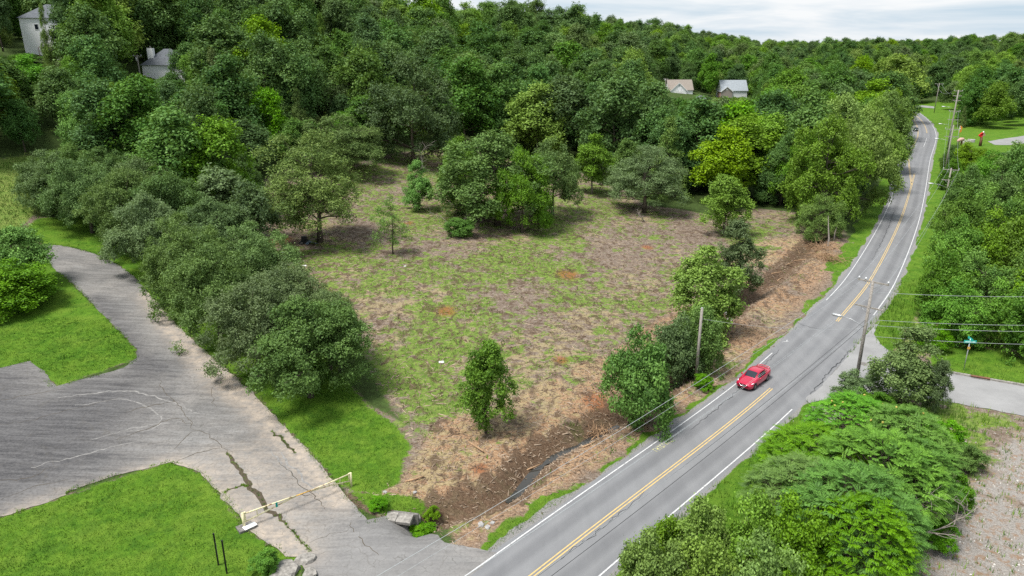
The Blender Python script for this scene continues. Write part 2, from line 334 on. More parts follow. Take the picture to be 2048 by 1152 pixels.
GREENY = [Gs(p) for p in ([(700, 640), (830, 650), (960, 720), (900, 790), (830, 860), (760, 830), (690, 720)], [(600, 480), (820, 470), (760, 560), (640, 570), (560, 520)], [(1500, 430), (1590, 460), (1570, 500), (1510, 480), (1490, 540), (1440, 500)], [(960, 590), (1200, 560), (1280, 620), (1100, 650)], [(760, 330), (860, 340), (850, 420), (720, 450), (600, 400)])]
def cover(X, Y, d, dr):
    n1 = fbm(X / 3.2, Y / 3.2, 4); n2 = fbm(X / 9 + 30, Y / 9, 3)
    lawn = np.zeros_like(X)
    for p in LAWNS: lawn = np.maximum(lawn, softin(X, Y, p, .9))
    clear = softin(X, Y, CLEAR, 2.5)
    verge = np.clip((np.where(d > 0, np.where(Y > 110, 4.5, 1.9), 5.0) + (n1 - .5) * 3.6 - dr) / 1.2, 0, 1) * np.clip((dr - .3) / .4, 0, 1) * (np.hypot(X, Y) < 700)
    shoulder = np.clip((1.0 + (n1 - .5) * 1.2 - dr) / .5, 0, 1)
    green = clear * np.clip(.60 + (n2 - .5) * 1.5 - .14 * np.clip((X - 5) / 30, 0, 1), 0, 1)
    for p in GREENY: green = np.maximum(green, softin(X, Y, p, 5) * np.clip(.72 + (n2 - .5), 0, 1))
    dd = pdist(X, Y, DITCH)
    chip = np.clip((9.5 + (n2 - .5) * 9 - np.abs(dr - 7)) / 2, 0, 1) * (d > 0) * clear * np.clip((n1 - .2) * 4, 0, 1) * np.clip((140 - Y) / 15, 0, 1)
    green = green * (1 - .85 * chip)
    straw = clear * np.clip(.30 + (fbm(X / 9 + 11, Y / 9 + 3, 2) - .5) * 1.2 + .18 * (np.hypot(X, Y) < 85), 0, 1)
    mud = np.exp(-(dd / (1.9 + n1)) ** 2) * 1.25 * (d > 0)
    mud = np.maximum(mud, clear * .44); mud = np.maximum(mud, softin(X, Y, MUDP, .8) * 1.2)
    grav = np.maximum(softin(X, Y, GRAVEL, 2.5) * np.clip(1.35 - (fbm(X / 2.5, Y / 2.5 + 8, 3) - .35) * 2.0, 0, 1), softin(X, Y, GRAVEL2, .8))
    right = (d < 0) * (np.hypot(X, Y) < 120)
    wd = np.maximum(softin(X, Y, WEEDS, 1.0), right * .85) * (1 - grav)
    green = np.maximum(green, wd * np.clip(.65 + (n1 - .4) * 1.5, 0, 1)); straw = np.maximum(straw, right * .55 * np.clip((n2 - .3) * 4, 0, 1))
    lawn = np.maximum(lawn, (d < -3) * (d > -75) * np.clip((Y - 165) / 10, 0, 1) * (Y < 480) * .9)
    orange = np.zeros_like(X)
    for ox, oy, s in ORANGE: orange = np.maximum(orange, np.exp(-(((X - ox) / s) ** 2 + ((Y - oy) / (s * 1.3)) ** 2)))
    meadow = softin(X, Y, MEADOW, 2)
    litter = np.clip(1 - clear - lawn - meadow - wd - grav, 0, 1) * (dr > 3)
    return np.maximum(lawn, verge), chip, mud, grav, green, orange * 1.1, litter, straw, meadow, shoulder
build_ground()

# ------------------------------------------------------------------ roads
t = NT('road_asphalt', .85, .25); v = t.coord()
rd = pdist  # the wheel tracks are worn lighter: attribute 'across' runs from 0 at the right edge line to 1 at the left
n1 = t.noise(v, .25, 5); n2 = t.noise(v, 60, 3, .8); n3 = t.noise(t.coord(scale=(1, .12, 1), rot=(0, 0, R(-44))), .7, 5, .6)
c = t.mix(t.ramp(n1, .3, .7), (.148, .151, .160), (.195, .197, .205)); c = t.mix(t.math('MULTIPLY', t.ramp(n3, .4, .62), .5), c, (.125, .128, .136))
wt_ = t.attr('worn'); c = t.mix(t.math('MULTIPLY', wt_, .45), c, (.235, .236, .24)); c = t.mix(t.math('MULTIPLY', t.attr('stain'), .4), c, (.10, .10, .105))
c = t.mix(t.math('MULTIPLY', t.ramp(n2, .45, .75), .3), c, (.30, .30, .305)); c = t.mix(t.math('MULTIPLY', t.ramp(n2, .25, .45, (1, 1, 1), (0, 0, 0)), .3), c, (.09, .09, .09)); t.bump(n2, .3, .01); M['road'] = t.color(c)
t = NT('white_road_paint', .7); v = t.coord(); n = t.noise(v, 5, 6, .7); M['white_paint'] = t.color(t.mix(t.ramp(n, .34, .5), (.24, .24, .24), (.56, .56, .56)))
t = NT('yellow_road_paint', .7); v = t.coord(); n = t.noise(v, 5, 6, .7); M['yellow_paint'] = t.color(t.mix(t.ramp(n, .34, .5), (.33, .28, .18), (.56, .40, .16)))
def build_road():
    P = ROAD_R; W = _w; n = len(P); cols = np.array([-.1, .03, .12, .2, .27, .34, .42, .5, .58, .66, .73, .8, .88, .97, 1.1]); m = len(cols)
    e0 = .35 + .35 * fbm(P[:, 0], P[:, 1], 2); e1 = .5 + .45 * fbm(P[:, 0] + 40, P[:, 1], 2)
    V = []; worn = []; stain = []
    for j, c_ in enumerate(cols):
        o = W * np.clip(c_, 0, 1) + (-e0 if c_ < 0 else 0) + (e1 if c_ > 1 else 0)
        A = offset(P, o); V.append(np.column_stack([A, np.full(n, .0 + .05 * (1 - (2 * abs(c_ - .5)) ** 2))]))
        l = (c_ * W / 3.35) % 1.0; worn.append(np.where((abs(l - .24) < .1) | (abs(l - .76) < .1), .8, .15)); stain.append(np.where(abs(l - .5) < .12, .8, 0) * (c_ > 0) * (c_ < 1))
    V = np.stack(V, 1).reshape(-1, 3); i = np.arange(n - 1)[:, None] * m; j = np.arange(m - 1)[None, :]
    Q = np.stack([i + j, i + m + j, i + m + j + 1, i + j + 1], -1).reshape(-1, 4)
    me = mesh_np('road', V, Q, None, True)
    if me.polygons[5].normal.z < 0: me.flip_normals()
    fattr(me, 'worn', np.stack(worn, 1).ravel()); fattr(me, 'stain', np.stack(stain, 1).ravel())
    return link('road', me, M['road'], kind='structure')
road = build_road()
def zoff(o): return .05 * (1 - (2 * abs(o / 6.7 - .5)) ** 2)
def mark(name, off, w, mat, sel, zz=None):
    A = np.asarray(off); z = .056 if zz is None else zz
    return ribbon(name, ROAD_R, A - w / 2, A + w / 2, z, mat, road, sel)
yy = ROAD_R[:, 1]
gap_r = lambda P: (P[:, 1] < 65.5)
mark('edge_line', np.zeros(len(ROAD_R)), .12, M['white_paint'], gap_r, .012); mark('edge_line', np.zeros(len(ROAD_R)), .14, M['white_paint'], lambda P: (P[:, 1] > 88) & (P[:, 1] < 452), .012)
mark('edge_line', _w, .11, M['white_paint'], lambda P: P[:, 1] < 75, .012); mark('edge_line', _w, .11, M['white_paint'], lambda P: (P[:, 1] > 90) & (P[:, 1] < 452), .012)
for dlt in (-.13, .13):
    mark('centre_line', 3.35 + dlt, .11, M['yellow_paint'], lambda P: P[:, 1] < 67.5); mark('centre_line', 3.35 + dlt, .11, M['yellow_paint'], lambda P: (P[:, 1] > 83.5) & (P[:, 1] < 205))
    mark('centre_line', np.interp(yy, [0, 185, 240, 900], [3.35, 3.35, 6.7, 6.7]) + dlt, .11, M['yellow_paint'], lambda P: (P[:, 1] > 185) & (P[:, 1] < 440))
    mark('centre_line', np.full(len(ROAD_R), 3.35) + dlt, .11, M['yellow_paint'], lambda P: (P[:, 1] > 310) & (P[:, 1] < 440), .05)
mark('lane_dash', 3.35, .14, M['white_paint'], lambda P: (P[:, 1] > 262) & (P[:, 1] < 292)); 

# drive and parking pavement
t = NT('old_pavement', .9, .2); v = t.coord(); n1 = t.noise(v, .16, 6, .6, .6); n2 = t.noise(v, 1.1, 6, .7); n3 = t.noise(t.coord(scale=(.1, 1, 1), rot=(0, 0, R(-17))), 1.9, 8, .74, .15); n4 = t.noise(v, 40, 3, .8)
c = t.mix(t.ramp(n1, .36, .64), (.14, .136, .132), (.24, .226, .212)); c = t.mix(t.math('MULTIPLY', t.ramp(n3, .5, .62), .55), c, (.27, .265, .26)); c = t.mix(t.math('MULTIPLY', t.ramp(n3, .36, .47, (1, 1, 1), (0, 0, 0)), .6), c, (.075, .075, .08))
n6 = t.noise(v, 4.5, 7, .75); c = t.mix(t.math('MULTIPLY', t.ramp(n6, .38, .52, (1, 1, 1), (0, 0, 0)), .45), c, (.07, .068, .066)); c = t.mix(t.math('MULTIPLY', t.ramp(n6, .55, .66), .35), c, (.28, .27, .255))
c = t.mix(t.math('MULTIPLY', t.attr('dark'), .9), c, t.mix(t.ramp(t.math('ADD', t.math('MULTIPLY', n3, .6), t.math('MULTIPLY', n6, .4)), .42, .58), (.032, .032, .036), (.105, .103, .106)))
c = t.mix(t.math('MULTIPLY', t.attr('sand'), t.ramp(n2, .3, .62)), c, (.40, .335, .27))
c = t.mix(t.math('MULTIPLY', t.attr('pale'), .6), c, t.mix(t.ramp(n2, .3, .7), (.16, .157, .158), (.225, .222, .22)))
nw = t.new('ShaderNodeVectorMath', operation='ADD'); t.t.links.new(v, nw.inputs[0]); nzv = t.new('ShaderNodeTexNoise'); t.t.links.new(v, nzv.inputs['Vector']); nzv.inputs['Scale'].default_value = .9; t.t.links.new(nzv.outputs['Color'], nw.inputs[1])
cr = t.vor(nw.outputs[0], .30, 'DISTANCE_TO_EDGE'); crf = t.math('MULTIPLY', t.ramp(cr, .0, .016, (1, 1, 1), (0, 0, 0)), t.ramp(n1, .42, .6)); c = t.mix(t.math('MULTIPLY', crf, .45), c, (.08, .072, .06))
cr2 = t.vor(nw.outputs[0], .9, 'DISTANCE_TO_EDGE'); c = t.mix(t.math('MULTIPLY', t.math('MULTIPLY', t.ramp(cr2, .0, .03, (1, 1, 1), (0, 0, 0)), t.ramp(n2, .48, .62)), .7), c, (.07, .065, .055))
c = t.mix(t.math('MULTIPLY', t.ramp(n4, .45, .75), .35), c, (.26, .25, .245)); t.bump(n4, .3, .02); M['pave'] = t.color(c)
me, V = poly_mesh('drive', PAVE, 1.0, .005)
X, Y = V[:, 0], V[:, 1]
sandline = Gs([(300, 590), (350, 660), (420, 725), (500, 800), (560, 860), (620, 930), (680, 1000)]); sandline2 = Gs([(0, 1040), (340, 925), (400, 946), (492, 1060), (600, 1120)])
fattr(me, 'sand', np.clip(np.exp(-(pdist(X, Y, sandline) / 1.5) ** 2) * 1.1 + np.exp(-(pdist(X, Y, sandline2) / 1.2) ** 2) * .8 + softin(X, Y, Gs([(420, 900), (520, 880), (600, 1000), (640, 1110), (540, 1100)]), 1.5) * .55 + softin(X, Y, Gs([(330, 640), (430, 700), (480, 800), (420, 780)]), 1.5) * .6, 0, 1))
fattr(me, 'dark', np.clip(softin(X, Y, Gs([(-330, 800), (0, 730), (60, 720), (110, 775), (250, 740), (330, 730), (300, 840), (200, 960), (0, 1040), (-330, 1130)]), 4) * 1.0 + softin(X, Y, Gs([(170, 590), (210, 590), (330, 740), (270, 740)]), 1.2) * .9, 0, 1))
fattr(me, 'pale', softin(X, Y, Gs([(720, 1040), (960, 1100), (900, 1300), (620, 1160), (660, 1090)]), 2.0))
drive = link('drive', me, M['pave'], kind='structure')
t = NT('side_street_concrete', .9, .2); v = t.coord(); n1 = t.noise(v, .3, 6, .65); n2 = t.noise(v, 45, 3, .8)
c = t.mix(t.ramp(n1, .3, .7), (.215, .213, .213), (.30, .298, .297)); c = t.mix(t.math('MULTIPLY', t.ramp(n2, .4, .8), .3), c, (.25, .25, .25)); M['side'] = t.color(c)
me, V = poly_mesh('side_street', SIDE, 1.2, .012); side = link('side_street', me, M['side'], kind='structure')

# cracks: thin broken-out strips, some grown with grass
t = NT('crack_dirt', 1, .1); v = t.coord(); M['crack'] = t.color(t.mix(t.noise(v, 4, 4), (.04, .036, .028), (.12, .095, .065)))
def strip_mesh(name, P, w, dz):
    P = smooth(P, .35); n = len(P); P = P + (np.stack([fbm(P[:, 0] * 2, P[:, 1] * 2, 3), fbm(P[:, 0] * 2 + 9, P[:, 1] * 2, 3)], 1) - .5) * .7
    wd = w * (.35 + 1.3 * fbm(P[:, 0] * 1.7, P[:, 1] * 1.7, 3)) * np.sin(np.linspace(.15, math.pi - .15, n)) ** .5
    A = offset(P, -wd / 2); B = offset(P, wd / 2)
    V = np.vstack([np.column_stack([q, ground_z(q[:, 0], q[:, 1]) + dz]) for q in (A, B)]); F = np.array([(i, i + 1, n + i + 1, n + i) for i in range(n - 1)])
    me = mesh_np(name, V, F)
    if me.polygons[0].normal.z < 0: me.flip_normals()
    return me, P, wd
CRACKS = [([(318, 760), (335, 790), (360, 815), (380, 840), (385, 855)], .09), ([(455, 905), (475, 930), (490, 955), (510, 985), (540, 1020), (575, 1048)], .5), ([(575, 1048), (600, 1075), (625, 1100)], .16), ([(250, 825), (300, 812), (350, 802)], .1), ([(230, 880), (290, 860), (345, 838), (385, 850)], .1),
          ([(355, 920), (400, 905), (440, 897)], .12), ([(450, 985), (478, 972), (492, 970)], .22), ([(0, 960), (60, 955), (100, 935)], .1), ([(560, 925), (595, 960), (615, 980), (640, 1005), (655, 1020)], .12), ([(700, 1045), (720, 1075), (760, 1110)], .08),
          ([(430, 760), (425, 790), (432, 815)], .06), ([(350, 900), (368, 875), (385, 862)], .09), ([(0, 1000), (60, 975), (140, 960)], .08), ([(385, 855), (430, 880), (455, 905)], .08), ([(0, 800), (60, 790), (140, 775)], .08), ([(0, 850), (70, 838), (160, 815), (260, 790)], .06), ([(620, 1085), (660, 1070), (700, 1060)], .05), ([(548, 862), (575, 890), (590, 905)], .3)]
M['scuff'] = plain('dusty_scuff', (.215, .208, .2), .95, 0, .35, 3)
for pp, w in (([(150, 812), (250, 800), (320, 830), (300, 860), (240, 862)], .16), ([(120, 795), (240, 783), (330, 800), (400, 830)], .18), ([(180, 880), (300, 850), (390, 842)], .14), ([(560, 905), (600, 950), (640, 990)], .2), ([(540, 900), (585, 950), (620, 985)], .16), ([(60, 935), (180, 905), (290, 880)], .15)):
    me, P, wd = strip_mesh('tyre_scuff', Gs(pp), w, .008); link('tyre_scuff', me, M['scuff'], drive)
GRASS_LINES = []
for i, (p, w) in enumerate(CRACKS):
    me, P, wd = strip_mesh('crack', Gs(p), w * (.65 if w < .2 else .9), .012); link('crack', me, M['crack'], drive)
    if w > .15: GRASS_LINES.append((P, wd))

# ------------------------------------------------------------------ foliage
def leaf_mat(name, dark, light, trans=.24, hue=.0):
    m = bpy.data.materials.new(name); m.use_nodes = True; t = NT.__new__(NT); t.m = m; t.t = m.node_tree; t.n = t.t.nodes; t.n.remove(t.n['Principled BSDF'])
    out = t.n['Material Output']; tone = t.attr('tone'); oi = t.new('ShaderNodeObjectInfo')
    c = t.mix(tone, dark, light)
    hs = t.new('ShaderNodeHueSaturation'); t.put(hs.inputs['Color'], c)
    t.put(hs.inputs['Hue'], t.math('ADD', t.math('MULTIPLY', oi.outputs['Random'], .022), .481)); t.put(hs.inputs['Value'], t.math('ADD', t.math('MULTIPLY', t.math('FRACT', t.math('MULTIPLY', oi.outputs['Random'], 7.31)), .36), .84))
    t.put(hs.inputs['Saturation'], t.math('ADD', t.math('MULTIPLY', t.math('FRACT', t.math('MULTIPLY', oi.outputs['Random'], 3.77)), .3), .85))
    d = t.new('ShaderNodeBsdfDiffuse'); t.put(d.inputs[0], hs.outputs[0]); tr = t.new('ShaderNodeBsdfTranslucent'); t.put(tr.inputs[0], t.mix(.4, hs.outputs[0], (.22, .34, .03), 'MIX'))
    gl = t.new('ShaderNodeBsdfGlossy'); gl.inputs['Roughness'].default_value = .6; t.put(gl.inputs[0], (.8, .85, .8))
    a = t.new('ShaderNodeMixShader'); a.inputs[0].default_value = trans; t.t.links.new(d.outputs[0], a.inputs[1]); t.t.links.new(tr.outputs[0], a.inputs[2])
    b = t.new('ShaderNodeMixShader'); b.inputs[0].default_value = .02; t.t.links.new(a.outputs[0], b.inputs[1]); t.t.links.new(gl.outputs[0], b.inputs[2]); t.t.links.new(b.outputs[0], out.inputs[0]); return m
LEAF = {'dark': leaf_mat('leaf_dark_green', (.038, .10, .024), (.11, .225, .052)),
        'mid': leaf_mat('leaf_mid_green', (.052, .138, .022), (.15, .295, .05)),
        'bright': leaf_mat('leaf_bright_green', (0.085, 0.18, 0.018), (0.2, 0.37, 0.045)),
        'yellow': leaf_mat('leaf_yellow_green', (.10, .195, .018), (.235, .40, .05)),
        'grey': leaf_mat('leaf_grey_green', (.064, .118, .036), (.16, .26, .08)),
        'cedar': leaf_mat('cedar_needles', (.066, .138, .025), (.20, .31, .055), .15),
        'vivid': leaf_mat('leaf_vivid_green', (0.058, 0.175, 0.016), (0.145, 0.35, 0.03))}
t = NT('bark', .95, .1); v = t.coord(scale=(6, 6, 1.2)); n = t.noise(v, 3, 5, .7); M['bark'] = t.color(t.mix(t.ramp(n, .3, .7), (.045, .036, .028), (.15, .125, .10))); t.bump(n, .6, .04)
t = NT('pale_bark', .95, .1); v = t.coord(scale=(6, 6, 1.2)); n = t.noise(v, 3, 5, .7); M['pale_bark'] = t.color(t.mix(t.ramp(n, .3, .7), (.14, .12, .10), (.34, .31, .28))); t.bump(n, .6, .04)

def unit(a): return a / (np.linalg.norm(a, axis=-1, keepdims=True) + 1e-9)
def leaves_mesh(name, P, N, D, L, W, tone):
    # one small folded leaf face at each P with normal N, direction D
    N = unit(N); D = unit(D - N * (D * N).sum(1, keepdims=True)); S = np.cross(N, D)
    L = L[:, None]; W = W[:, None]
    v0 = P - D * L * .5; v1 = P + S * W * .5 + N * W * .14 + D * L * .05; v2 = P + D * L * .5 - N * L * .08; v3 = P - S * W * .5 + N * W * .14 + D * L * .05
    V = np.stack([v0, v1, v2, v3], 1).reshape(-1, 3); Fq = np.arange(len(V)).reshape(-1, 4)
    me = mesh_np(name, V, Fq); fattr(me, 'tone', np.repeat(np.clip(tone, 0, 1), 4)); return me
def crown_points(r, h0, h1, rad, lobes, lobe_r, sprigs, lps, spread, shape='round', flat=.95, seed=0, subs=7):
    rg = np.random.default_rng(seed); cz = (h0 + h1) / 2; hz = (h1 - h0) / 2
    if shape == 'cone':
        zt = rg.random(lobes) ** 1.25; ang = rg.random(lobes) * 2 * math.pi; rr = rad * (1 - zt * .88) * np.sqrt(rg.uniform(.25, 1, lobes)) * rg.uniform(.8, 1.15, lobes)
        C = np.stack([np.cos(ang) * rr, np.sin(ang) * rr, -hz + zt * 2 * hz * .95], 1); lr = lobe_r * rg.uniform(.65, 1.3, lobes) * (1.15 - .6 * zt); ltone = rg.normal(.5, .13, lobes)
    else:
        # sub-crowns of several limbs at different heights, each covered with small clumps
        ang = np.arange(subs) * 2.4 + rg.uniform(0, 6.28) + rg.normal(0, .35, subs); zz = np.linspace(-.62, .42, subs) + rg.normal(0, .1, subs)
        env = np.sqrt(np.clip(1 - (zz * (.8 if shape != 'dome' else .55)) ** 2, .15, 1)); rr = rad * rg.uniform(.34, .56, subs) * env
        if shape == 'spread': zz = np.linspace(-.55, .3, subs) + rg.normal(0, .12, subs); rr = rad * rg.uniform(.45, .68, subs)
        S = np.stack([np.cos(ang) * rr, np.sin(ang) * rr, zz * hz], 1); S[-1] = (rg.normal(0, .08) * rad, rg.normal(0, .08) * rad, .5 * hz)
        sr = rad * (rg.uniform(.24, .42, subs) if shape == 'spread' else rg.uniform(.36, .58, subs)); shz = np.minimum(hz * rg.uniform(.40, .56, subs), sr * 1.5)
        si = rg.choice(subs, lobes, p=sr ** 2 / (sr ** 2).sum()); u = unit(rg.normal(size=(lobes, 3))); dn = u[:, 2] < -.6; u[dn] *= -1; k = rg.uniform(.55, 1.05, lobes)
        C = S[si] + u * k[:, None] * np.stack([sr[si], sr[si], shz[si]], 1); C[:, 2] = np.clip(C[:, 2], -hz * .98, hz * .98)
        if shape == 'round': C[:, :2] *= (1 - .42 * np.clip(C[:, 2] / hz, 0, 1))[:, None]
        lr = lobe_r * rg.uniform(.6, 1.35, lobes); ltone = rg.normal(.5, .07, subs)[si] + rg.normal(0, .12, lobes)
    C[:, 2] += cz
    wgt = lr ** 2 / (lr ** 2).sum(); li = rg.choice(lobes, sprigs, p=wgt); du = unit(rg.normal(size=(sprigs, 3)))
    out = unit(C[li] - np.array([0, 0, cz - hz * .3])); bias = (du * (out * .8 + np.array([0, 0, .5]))).sum(1); fl = bias < -.3; du[fl] *= -1
    fr = np.where(rg.random(sprigs) < .18, rg.uniform(1.0, 1.5, sprigs), rg.uniform(.6, 1.08, sprigs)); SP_ = C[li] + du * np.array([1, 1, flat]) * (lr[li] * fr)[:, None]
    stone = ltone[li] + rg.normal(0, .14, sprigs)
    n = sprigs * lps; si = np.repeat(np.arange(sprigs), lps)
    P = SP_[si] + rg.normal(size=(n, 3)) * spread * np.array([1, 1, .75]); N = du[si] * .6 + np.array([0, 0, .45]) + rg.normal(size=(n, 3)) * .55
    D = du[si] * .8 + rg.normal(size=(n, 3)) * .7; tone = stone[si] + rg.normal(0, .13, n)
    return C, lr, P, N, D, tone, rg
def limbs(mb, C, lr, h, r0, hz0, rg, n=9, fork=.35, lean=.03):
    # tapered trunk with limbs reaching into the lobes
    top = h * .72; pts = []; k = 7
    for i in range(k):
        tt = i / (k - 1); pts.append(Vector((math.sin(tt * 4) * h * lean * tt, math.cos(tt * 3.3) * h * lean * tt, tt * top - .3 * (i == 0))))
    rad = [r0 * (1.35 if i == 0 else 1 - .85 * i / (k - 1)) for i in range(k)]
    mb.tube(pts, rad, 8)
    idx = rg.permutation(len(C))[:n]
    for i in idx:
        c = Vector(C[i]); zt = max(hz0 * .55, min(c.z - .25 * Vector((c.x, c.y)).length, top * .92)); tt = zt / top; a = Vector((math.sin(tt * 4) * h * lean * tt, math.cos(tt * 3.3) * h * lean * tt, zt))
        mid = a.lerp(c, .5) + Vector(rg.normal(size=3)) * .06 * h * .5; r1 = r0 * (.5 - .3 * tt)
        mb.tube([a, mid, c, c + (c - mid) * .4], [r1, r1 * .65, r1 * .35, r1 * .12], 5, False)
        for q in range(2):
            e = c + Vector(rg.normal(size=3)) * float(lr[i]) * .8; mb.tube([mid, mid.lerp(e, .6) + Vector(rg.normal(size=3)) * .1, e], [r1 * .4, r1 * .25, r1 * .08], 4, False)
PROTO = {}
def proto(key, h, rad, base, lobes, lobe_r, sprigs, lps, leaf, spread, shape='round', r0=.22, seed=1, flat=1.0, nl=9, droop=0, aspect=.6, subs=7):
    C, lr, P, N, D, tone, rg = crown_points(None, base, h, rad, lobes, lobe_r, sprigs, lps, spread, shape, flat, seed, subs)
    if droop: D = D + np.array([0, 0, -droop]); 
    n = len(P); L = leaf * rg.uniform(.7, 1.35, n)
    ok = P[:, 2] > .05; P, N, D, tone, L = P[ok], N[ok], D[ok], tone[ok], L[ok]
    cm = leaves_mesh('crown', P, N, D, L, L * aspect, tone); mb = MB(); limbs(mb, C, lr, h, r0, base, rg, nl); tm = mb.mesh('trunk'); tm.materials.append(M['bark']); cm.materials.append(LEAF['mid'])
    PROTO.setdefault(key, []).append((cm, tm, h, rad))
# forest trees (far): leaf faces stand for leaf sprays
for s in range(5): proto('broad', 16, 5.4, 1.0 + .4 * s, 120, 1.0, 2600, 6, .40, .30, seed=10 + s, subs=7 + s, flat=1.35)
for s in range(3): proto('tall', 18, 4.6, 2.0, 120, .95, 2500, 6, .38, .30, seed=20 + s, subs=9, flat=1.35)
for s in range(3): proto('cedar', 12, 3.3, .5, 110, .7, 2600, 6, .30, .20, 'cone', .2, seed=30 + s, droop=-.5, aspect=.35, nl=16)
# middle distance
for s in range(3): proto('oak', 14, 6.8, .6, 190, .85, 4600, 7, .28, .24, 'spread', .32, seed=40 + s, nl=22, subs=10)
for s in range(3): proto('young', 9, 2.8, .9, 110, .42, 2600, 7, .19, .15, 'round', .13, seed=50 + s, nl=26, subs=9, flat=1.3)
for s in range(2): proto('wispy', 9, 2.8, .6, 60, .42, 620, 6, .17, .2, 'round', .1, seed=53 + s, nl=40, subs=8)
for s in range(2): proto('redcedar', 12, 5.0, .5, 230, .62, 5400, 7, .23, .2, 'spread', .26, seed=56 + s, nl=36, droop=-.4, aspect=.35, subs=12)
# near
for s in range(4): proto('pear', 10, 5.6, .1, 260, .62, 7000, 7, .19, .17, 'dome', .25, seed=60 + s, flat=1.0, subs=11)
for s in range(3): proto('thicket', 7, 3.8, .0, 130, .55, 3200, 7, .21, .17, 'dome', .12, seed=70 + s, nl=12, subs=8)
for s in range(2): proto('shrub', 4, 2.2, .0, 100, .3, 2600, 7, .13, .10, 'dome', .07, seed=80 + s, nl=14, subs=8)
def frond_proto(seed):
    rg = np.random.default_rng(seed); h, rad = 6.5, 4.0; nt = 430
    u = unit(rg.normal(size=(nt * 3, 3))); u = u[u[:, 2] > -.15][:nt]; k = rg.uniform(.6, 1, nt) ** .5
    T = u * k[:, None] * np.array([rad, rad, h * .48]); T[:, 2] += h * .45
    P = []; N = []; D = []; L = []; tone = []
    for q in range(nt):
        base_t = rg.normal(.55, .2)
        for f in range(rg.integers(4, 7)):
            an = rg.random() * 2 * math.pi; out = np.array([math.cos(an), math.sin(an), .45]); out = unit(out + u[q] * .5); ln = rg.uniform(.5, .85); side = unit(np.cross(out, [0, 0, 1])); tn = base_t + rg.normal(0, .1)
            for j in range(1, 10):
                tt = j / 9; p = T[q] + out * ln * tt + np.array([0, 0, -.3 * ln * tt * tt]); tang = unit(out + np.array([0, 0, -.9 * tt])); nr = unit(np.cross(side, tang)); nr = nr if nr[2] > 0 else -nr
                for sg in (-1, 1):
                    ll = ln * .25 * (1 - .45 * abs(tt - .4)); dd = unit(side * sg + tang * .45 - np.array([0, 0, .25])); P.append(p + dd * ll * .5); N.append(nr + rg.normal(size=3) * .12); D.append(dd); L.append(ll); tone.append(tn + rg.normal(0, .06))
    P, N, D, L, tone = map(np.array, (P, N, D, L, tone)); cm = leaves_mesh('crown', P, N, D, L, L * .36, tone); mb = MB()
    for a in range(5):
        an = a * 1.3; b = Vector((math.cos(an) * .35, math.sin(an) * .35, -.2)); e = Vector((math.cos(an) * rad * .35, math.sin(an) * rad * .35, h * .5)); mb.tube([b, b.lerp(e, .5) + Vector((0, 0, .3)), e], [.1, .08, .06], 6, False)
        for q in rg.permutation(nt)[:16]: mb.tube([e, e.lerp(Vector(T[q]), .55) - Vector((0, 0, .3)), T[q]], [.05, .035, .015], 4, False)
    tm = mb.mesh('trunk'); tm.materials.append(M['bark']); cm.materials.append(LEAF['mid']); PROTO.setdefault('sumac', []).append((cm, tm, h, rad))
for s in range(3): frond_proto(90 + s)
_cnt = {}
def plant(name, key, mat, pos, h, w, label, cat='tree', group=None, var=None, bark=None):
    L = PROTO[key]; i = _cnt.get(key, 0) if var is None else var; _cnt[key] = i + 1; cm, tm, ph, pr = L[i % len(L)]
    e = thing(name, label, cat, pos, random.uniform(0, 6.28), group); s = w / (2 * pr); e.scale = (s, s, h / ph)
    c = link('crown', cm, None, e); c.material_slots[0].link = 'OBJECT'; c.material_slots[0].material = LEAF[mat]
    k = link('trunk', tm, None, e)
    if bark: k.material_slots[0].link = 'OBJECT'; k.material_slots[0].material = M[bark]
    return e
KEEP = []            # footprints already taken
def at_px(name, key, mat, bx, by, top, wpx, label, cat='tree', group=None, **k):
    p = G(bx, by); d = depth(p); w = wpx * d / F_PX; h = max(.8, height_to(p, top)); KEEP.append((p[0], p[1], w * .42)); p[2] -= .05
    return plant(name, key, mat, p, h, w, label, cat, group, **k)
g_row = 'grey-green trees in the row beside the curving drive'
ORD = ['first', 'second', 'third', 'fourth', 'fifth', 'sixth', 'seventh', 'eighth', 'ninth']
for line, L_ in (('drive-side', [(632, 790, 600, 250), (530, 755, 565, 215), (452, 680, 490, 205), (388, 612, 440, 190), (325, 552, 388, 180), (265, 500, 345, 168), (195, 462, 320, 160), (130, 432, 305, 145), (92, 415, 318, 90)]), ('clearing-side', [(672, 735, 595, 170), (590, 680, 530, 200), (525, 605, 455, 190), (448, 545, 400, 175), (375, 495, 350, 165), (305, 445, 318, 155), (235, 408, 300, 145), (165, 385, 290, 135)])):
    for i, (bx, by, tp, w) in enumerate(L_):
        at_px('rounded_tree', 'pear', 'grey', bx - 10, by + 4, tp, w, f'{ORD[i]} dense grey-green rounded tree from the barrier gate in the {line} line', 'tree', g_row)
at_px('vine_thicket', 'thicket', 'vivid', 45, 570, 455, 150, 'bushy vine-covered tree standing in the lawn beside the curving drive')
at_px('vine_thicket', 'thicket', 'vivid', 20, 610, 520, 190, 'low vine-covered bush in front of the taller one beside the drive', 'bush')
at_px('vine_thicket', 'thicket', 'vivid', -60, 590, 430, 170, 'tall vine-covered bush beside the lawn island behind the lower bushes', 'bush')
at_px('cedar_tree', 'redcedar', 'cedar', 640, 484, 262, 225, 'olive-green cedar with bare lower limbs beside the dumped tyres in the clearing')
at_px('cedar_tree', 'redcedar', 'cedar', 690, 345, 225, 180, 'broad olive cedar at the back of the clearing behind the one with bare lower limbs')
at_px('oak_tree', 'oak', 'mid', 995, 450, 268, 262, 'widest spreading oak with low leafy limbs in the middle of the clearing', var=0)
at_px('oak_tree', 'oak', 'mid', 1045, 466, 300, 120, 'low drooping oak in front of the widest spreading oak', var=2)
